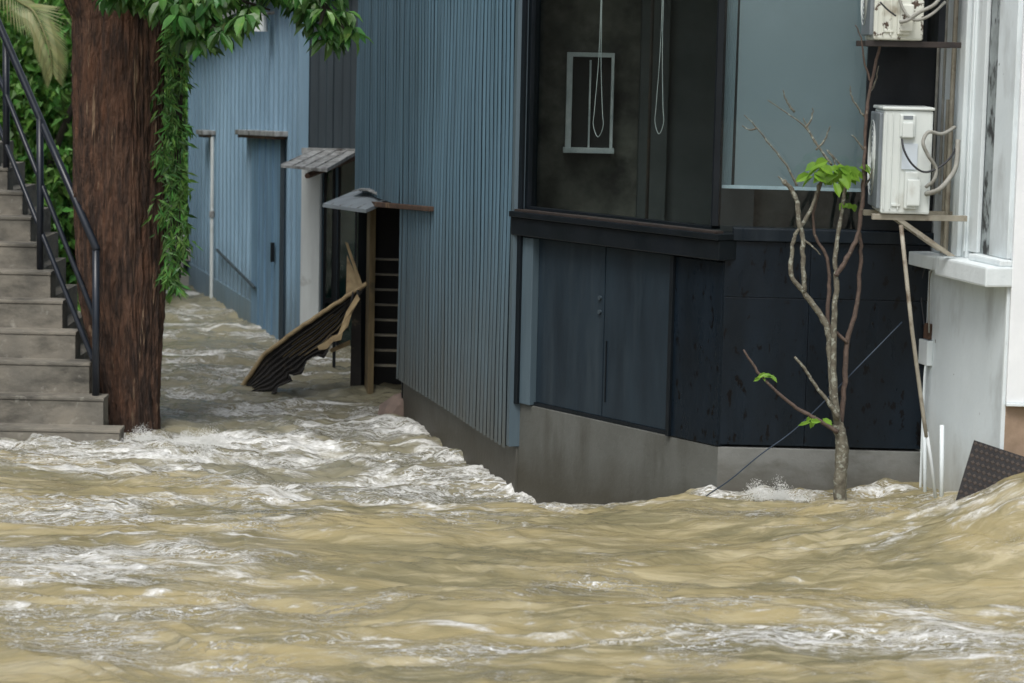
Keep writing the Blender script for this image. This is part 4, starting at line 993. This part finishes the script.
bm = B(); tube(bm, [p+Vector((0,-.03,.012))+Vector((0,0,random.gauss(0,.003))) for p in U], .016, 7); obj('edge_batten', bm, M['tan'], db, True)
def shard(pts, name='torn_strip', th=.01, m_='tan'):
    bm = B(); a = [bm.verts.new(P(*q)) for q in pts]; b = [bm.verts.new(P(q[0], q[1], q[2]+th)) for q in pts]
    bm.faces.new(a); bm.faces.new(b[::-1]); k_ = len(a)
    for i in range(k_): bm.faces.new((a[i], b[i], b[(i+1)%k_], a[(i+1)%k_]))
    obj(name, bm, M[m_], db)
shard([(357,294,16.6),(360,299,16.6),(352,313,16.6),(348,326,16.58),(343,332,16.56),(341,340,16.56),(333,342,16.55),(327,349,16.55),(319,350,16.55),(317,346,16.55),(325,342,16.55),(332,336,16.56),(338,334,16.57),(342,324,16.58),(346,312,16.6)])
shard([(345,242,16.9),(348,243,16.88),(363,286,16.8),(360,289,16.8)], 'upright_batten')
shard([(347,255,16.95),(361,287,16.85),(352,291,16.85),(346,295,16.85)], 'torn_panel')
shard([(330,349,16.75),(350,340,16.85),(350,345,16.85),(331,353,16.75)], 'torn_strip')
shard([(352,300,17.0),(361,292,17.0),(361,392,17.0),(350,388,17.0)], 'dark_board', .03, 'tar')
for q in ((322,332,18.8),(334,340,18.4)):
    pass
bm = B(); box(bm, P(332,390,18).x, P(335,390,18).x, 18, 18.03, -.5, P(333,200,18).z)
tag(obj('steel_post', bm, M['trim']), 'thin black upright post standing in the water behind the collapsed sheet', 'post')
# rock
bm = B(); bmesh.ops.create_icosphere(bm, subdivisions=2, radius=1)
c = W(410, 416)
for v in bm.verts:
    k = 1+.35*float(noise2(np.array(v.co.x*1.3+5), np.array(v.co.y*1.3+v.co.z*1.7)))+.10*float(noise2(np.array(v.co.x*4+5), np.array(v.co.y*4+v.co.z*3)))
    v.co = Vector((c.x-.02+v.co.x*.20*k, c.y+.12+v.co.y*.16*k, -.02+v.co.z*.16*k*(1.2-.5*abs(v.co.x))))
tag(obj('rock', bm, M['rock']), 'reddish rubble stone at the foot of the corrugated wall below the doorway', 'rock')

# ------------------------------------------------------------------ unseen building added so the shop glass mirrors something dark
ob = thing('added_dark_building', 'unseen brown building added beyond the left edge to give the shop window a dark reflection', 'building', (-8, 15, 0))
bm = B(); box(bm, -11, -8, 8, 20.0, -1, 5.5, .02); obj('wall', bm, M['brown_building'], ob)
bm = B(); box(bm, -11.2, -7.8, 7.8, 20.2, 5.51, 5.62, .01); obj('roof_slab', bm, M['concrete'], ob)

# ------------------------------------------------------------------ spray
dm = mat('spray', (.78,.79,.76), (.7,.71,.68), .3, 10)
def spray(cx, cy, cz, n_, sx, sy, sz, r, label, jets=6):
    t_ = bmesh.new(); bmesh.ops.create_icosphere(t_, subdivisions=1, radius=1); tv = np.array([v.co[:] for v in t_.verts]); tf = np.array([[v.index for v in f.verts] for f in t_.faces]); t_.free()
    jt = np.stack([rng.normal(size=jets)*sx, rng.normal(size=jets)*sy, rng.uniform(.4,1.6,jets), rng.uniform(-.5,.5,jets)], 1)[rng.integers(0, jets, n_)]
    t = rng.random(n_)**1.6; hh = sz*2*jt[:,2]*t
    c_ = np.stack([cx+jt[:,0]+jt[:,3]*hh+rng.normal(size=n_)*(.012+sx*.22*(1-t)), cy+jt[:,1]+rng.normal(size=n_)*sy*.5, cz+hh+rng.normal(size=n_)*.004], 1)
    rr = r*rng.uniform(.3,1.5,n_)*(1.2-.7*t); an = rng.uniform(-.9,.9,n_); st = rng.uniform(1,2.8,n_)
    v = tv[None]*rr[:,None,None]; z_ = v[...,2]*st[:,None]; x_ = v[...,0]
    v = np.stack([x_*np.cos(an)[:,None]+z_*np.sin(an)[:,None], v[...,1], -x_*np.sin(an)[:,None]+z_*np.cos(an)[:,None]], -1)+c_[:,None]
    f_ = (tf[None]+(np.arange(n_)*len(tv))[:,None,None]).reshape(-1, 3)
    tag(obj('spray', (v.reshape(-1,3), f_.tolist()), dm, None, True), label, 'spray', kind='stuff')
c = P(772, 494, 11.42); spray(c.x, 11.40, c.z-.02, 4500, .075, .02, .038, .0014, 'white spray leaping up beside the sapling at the plinth', 8)
c = P(180, 450, 14.3); spray(c.x, 14.35, -.02, 16000, .17, .14, .036, .0016, 'white spray at the foot of the big tree', 26)
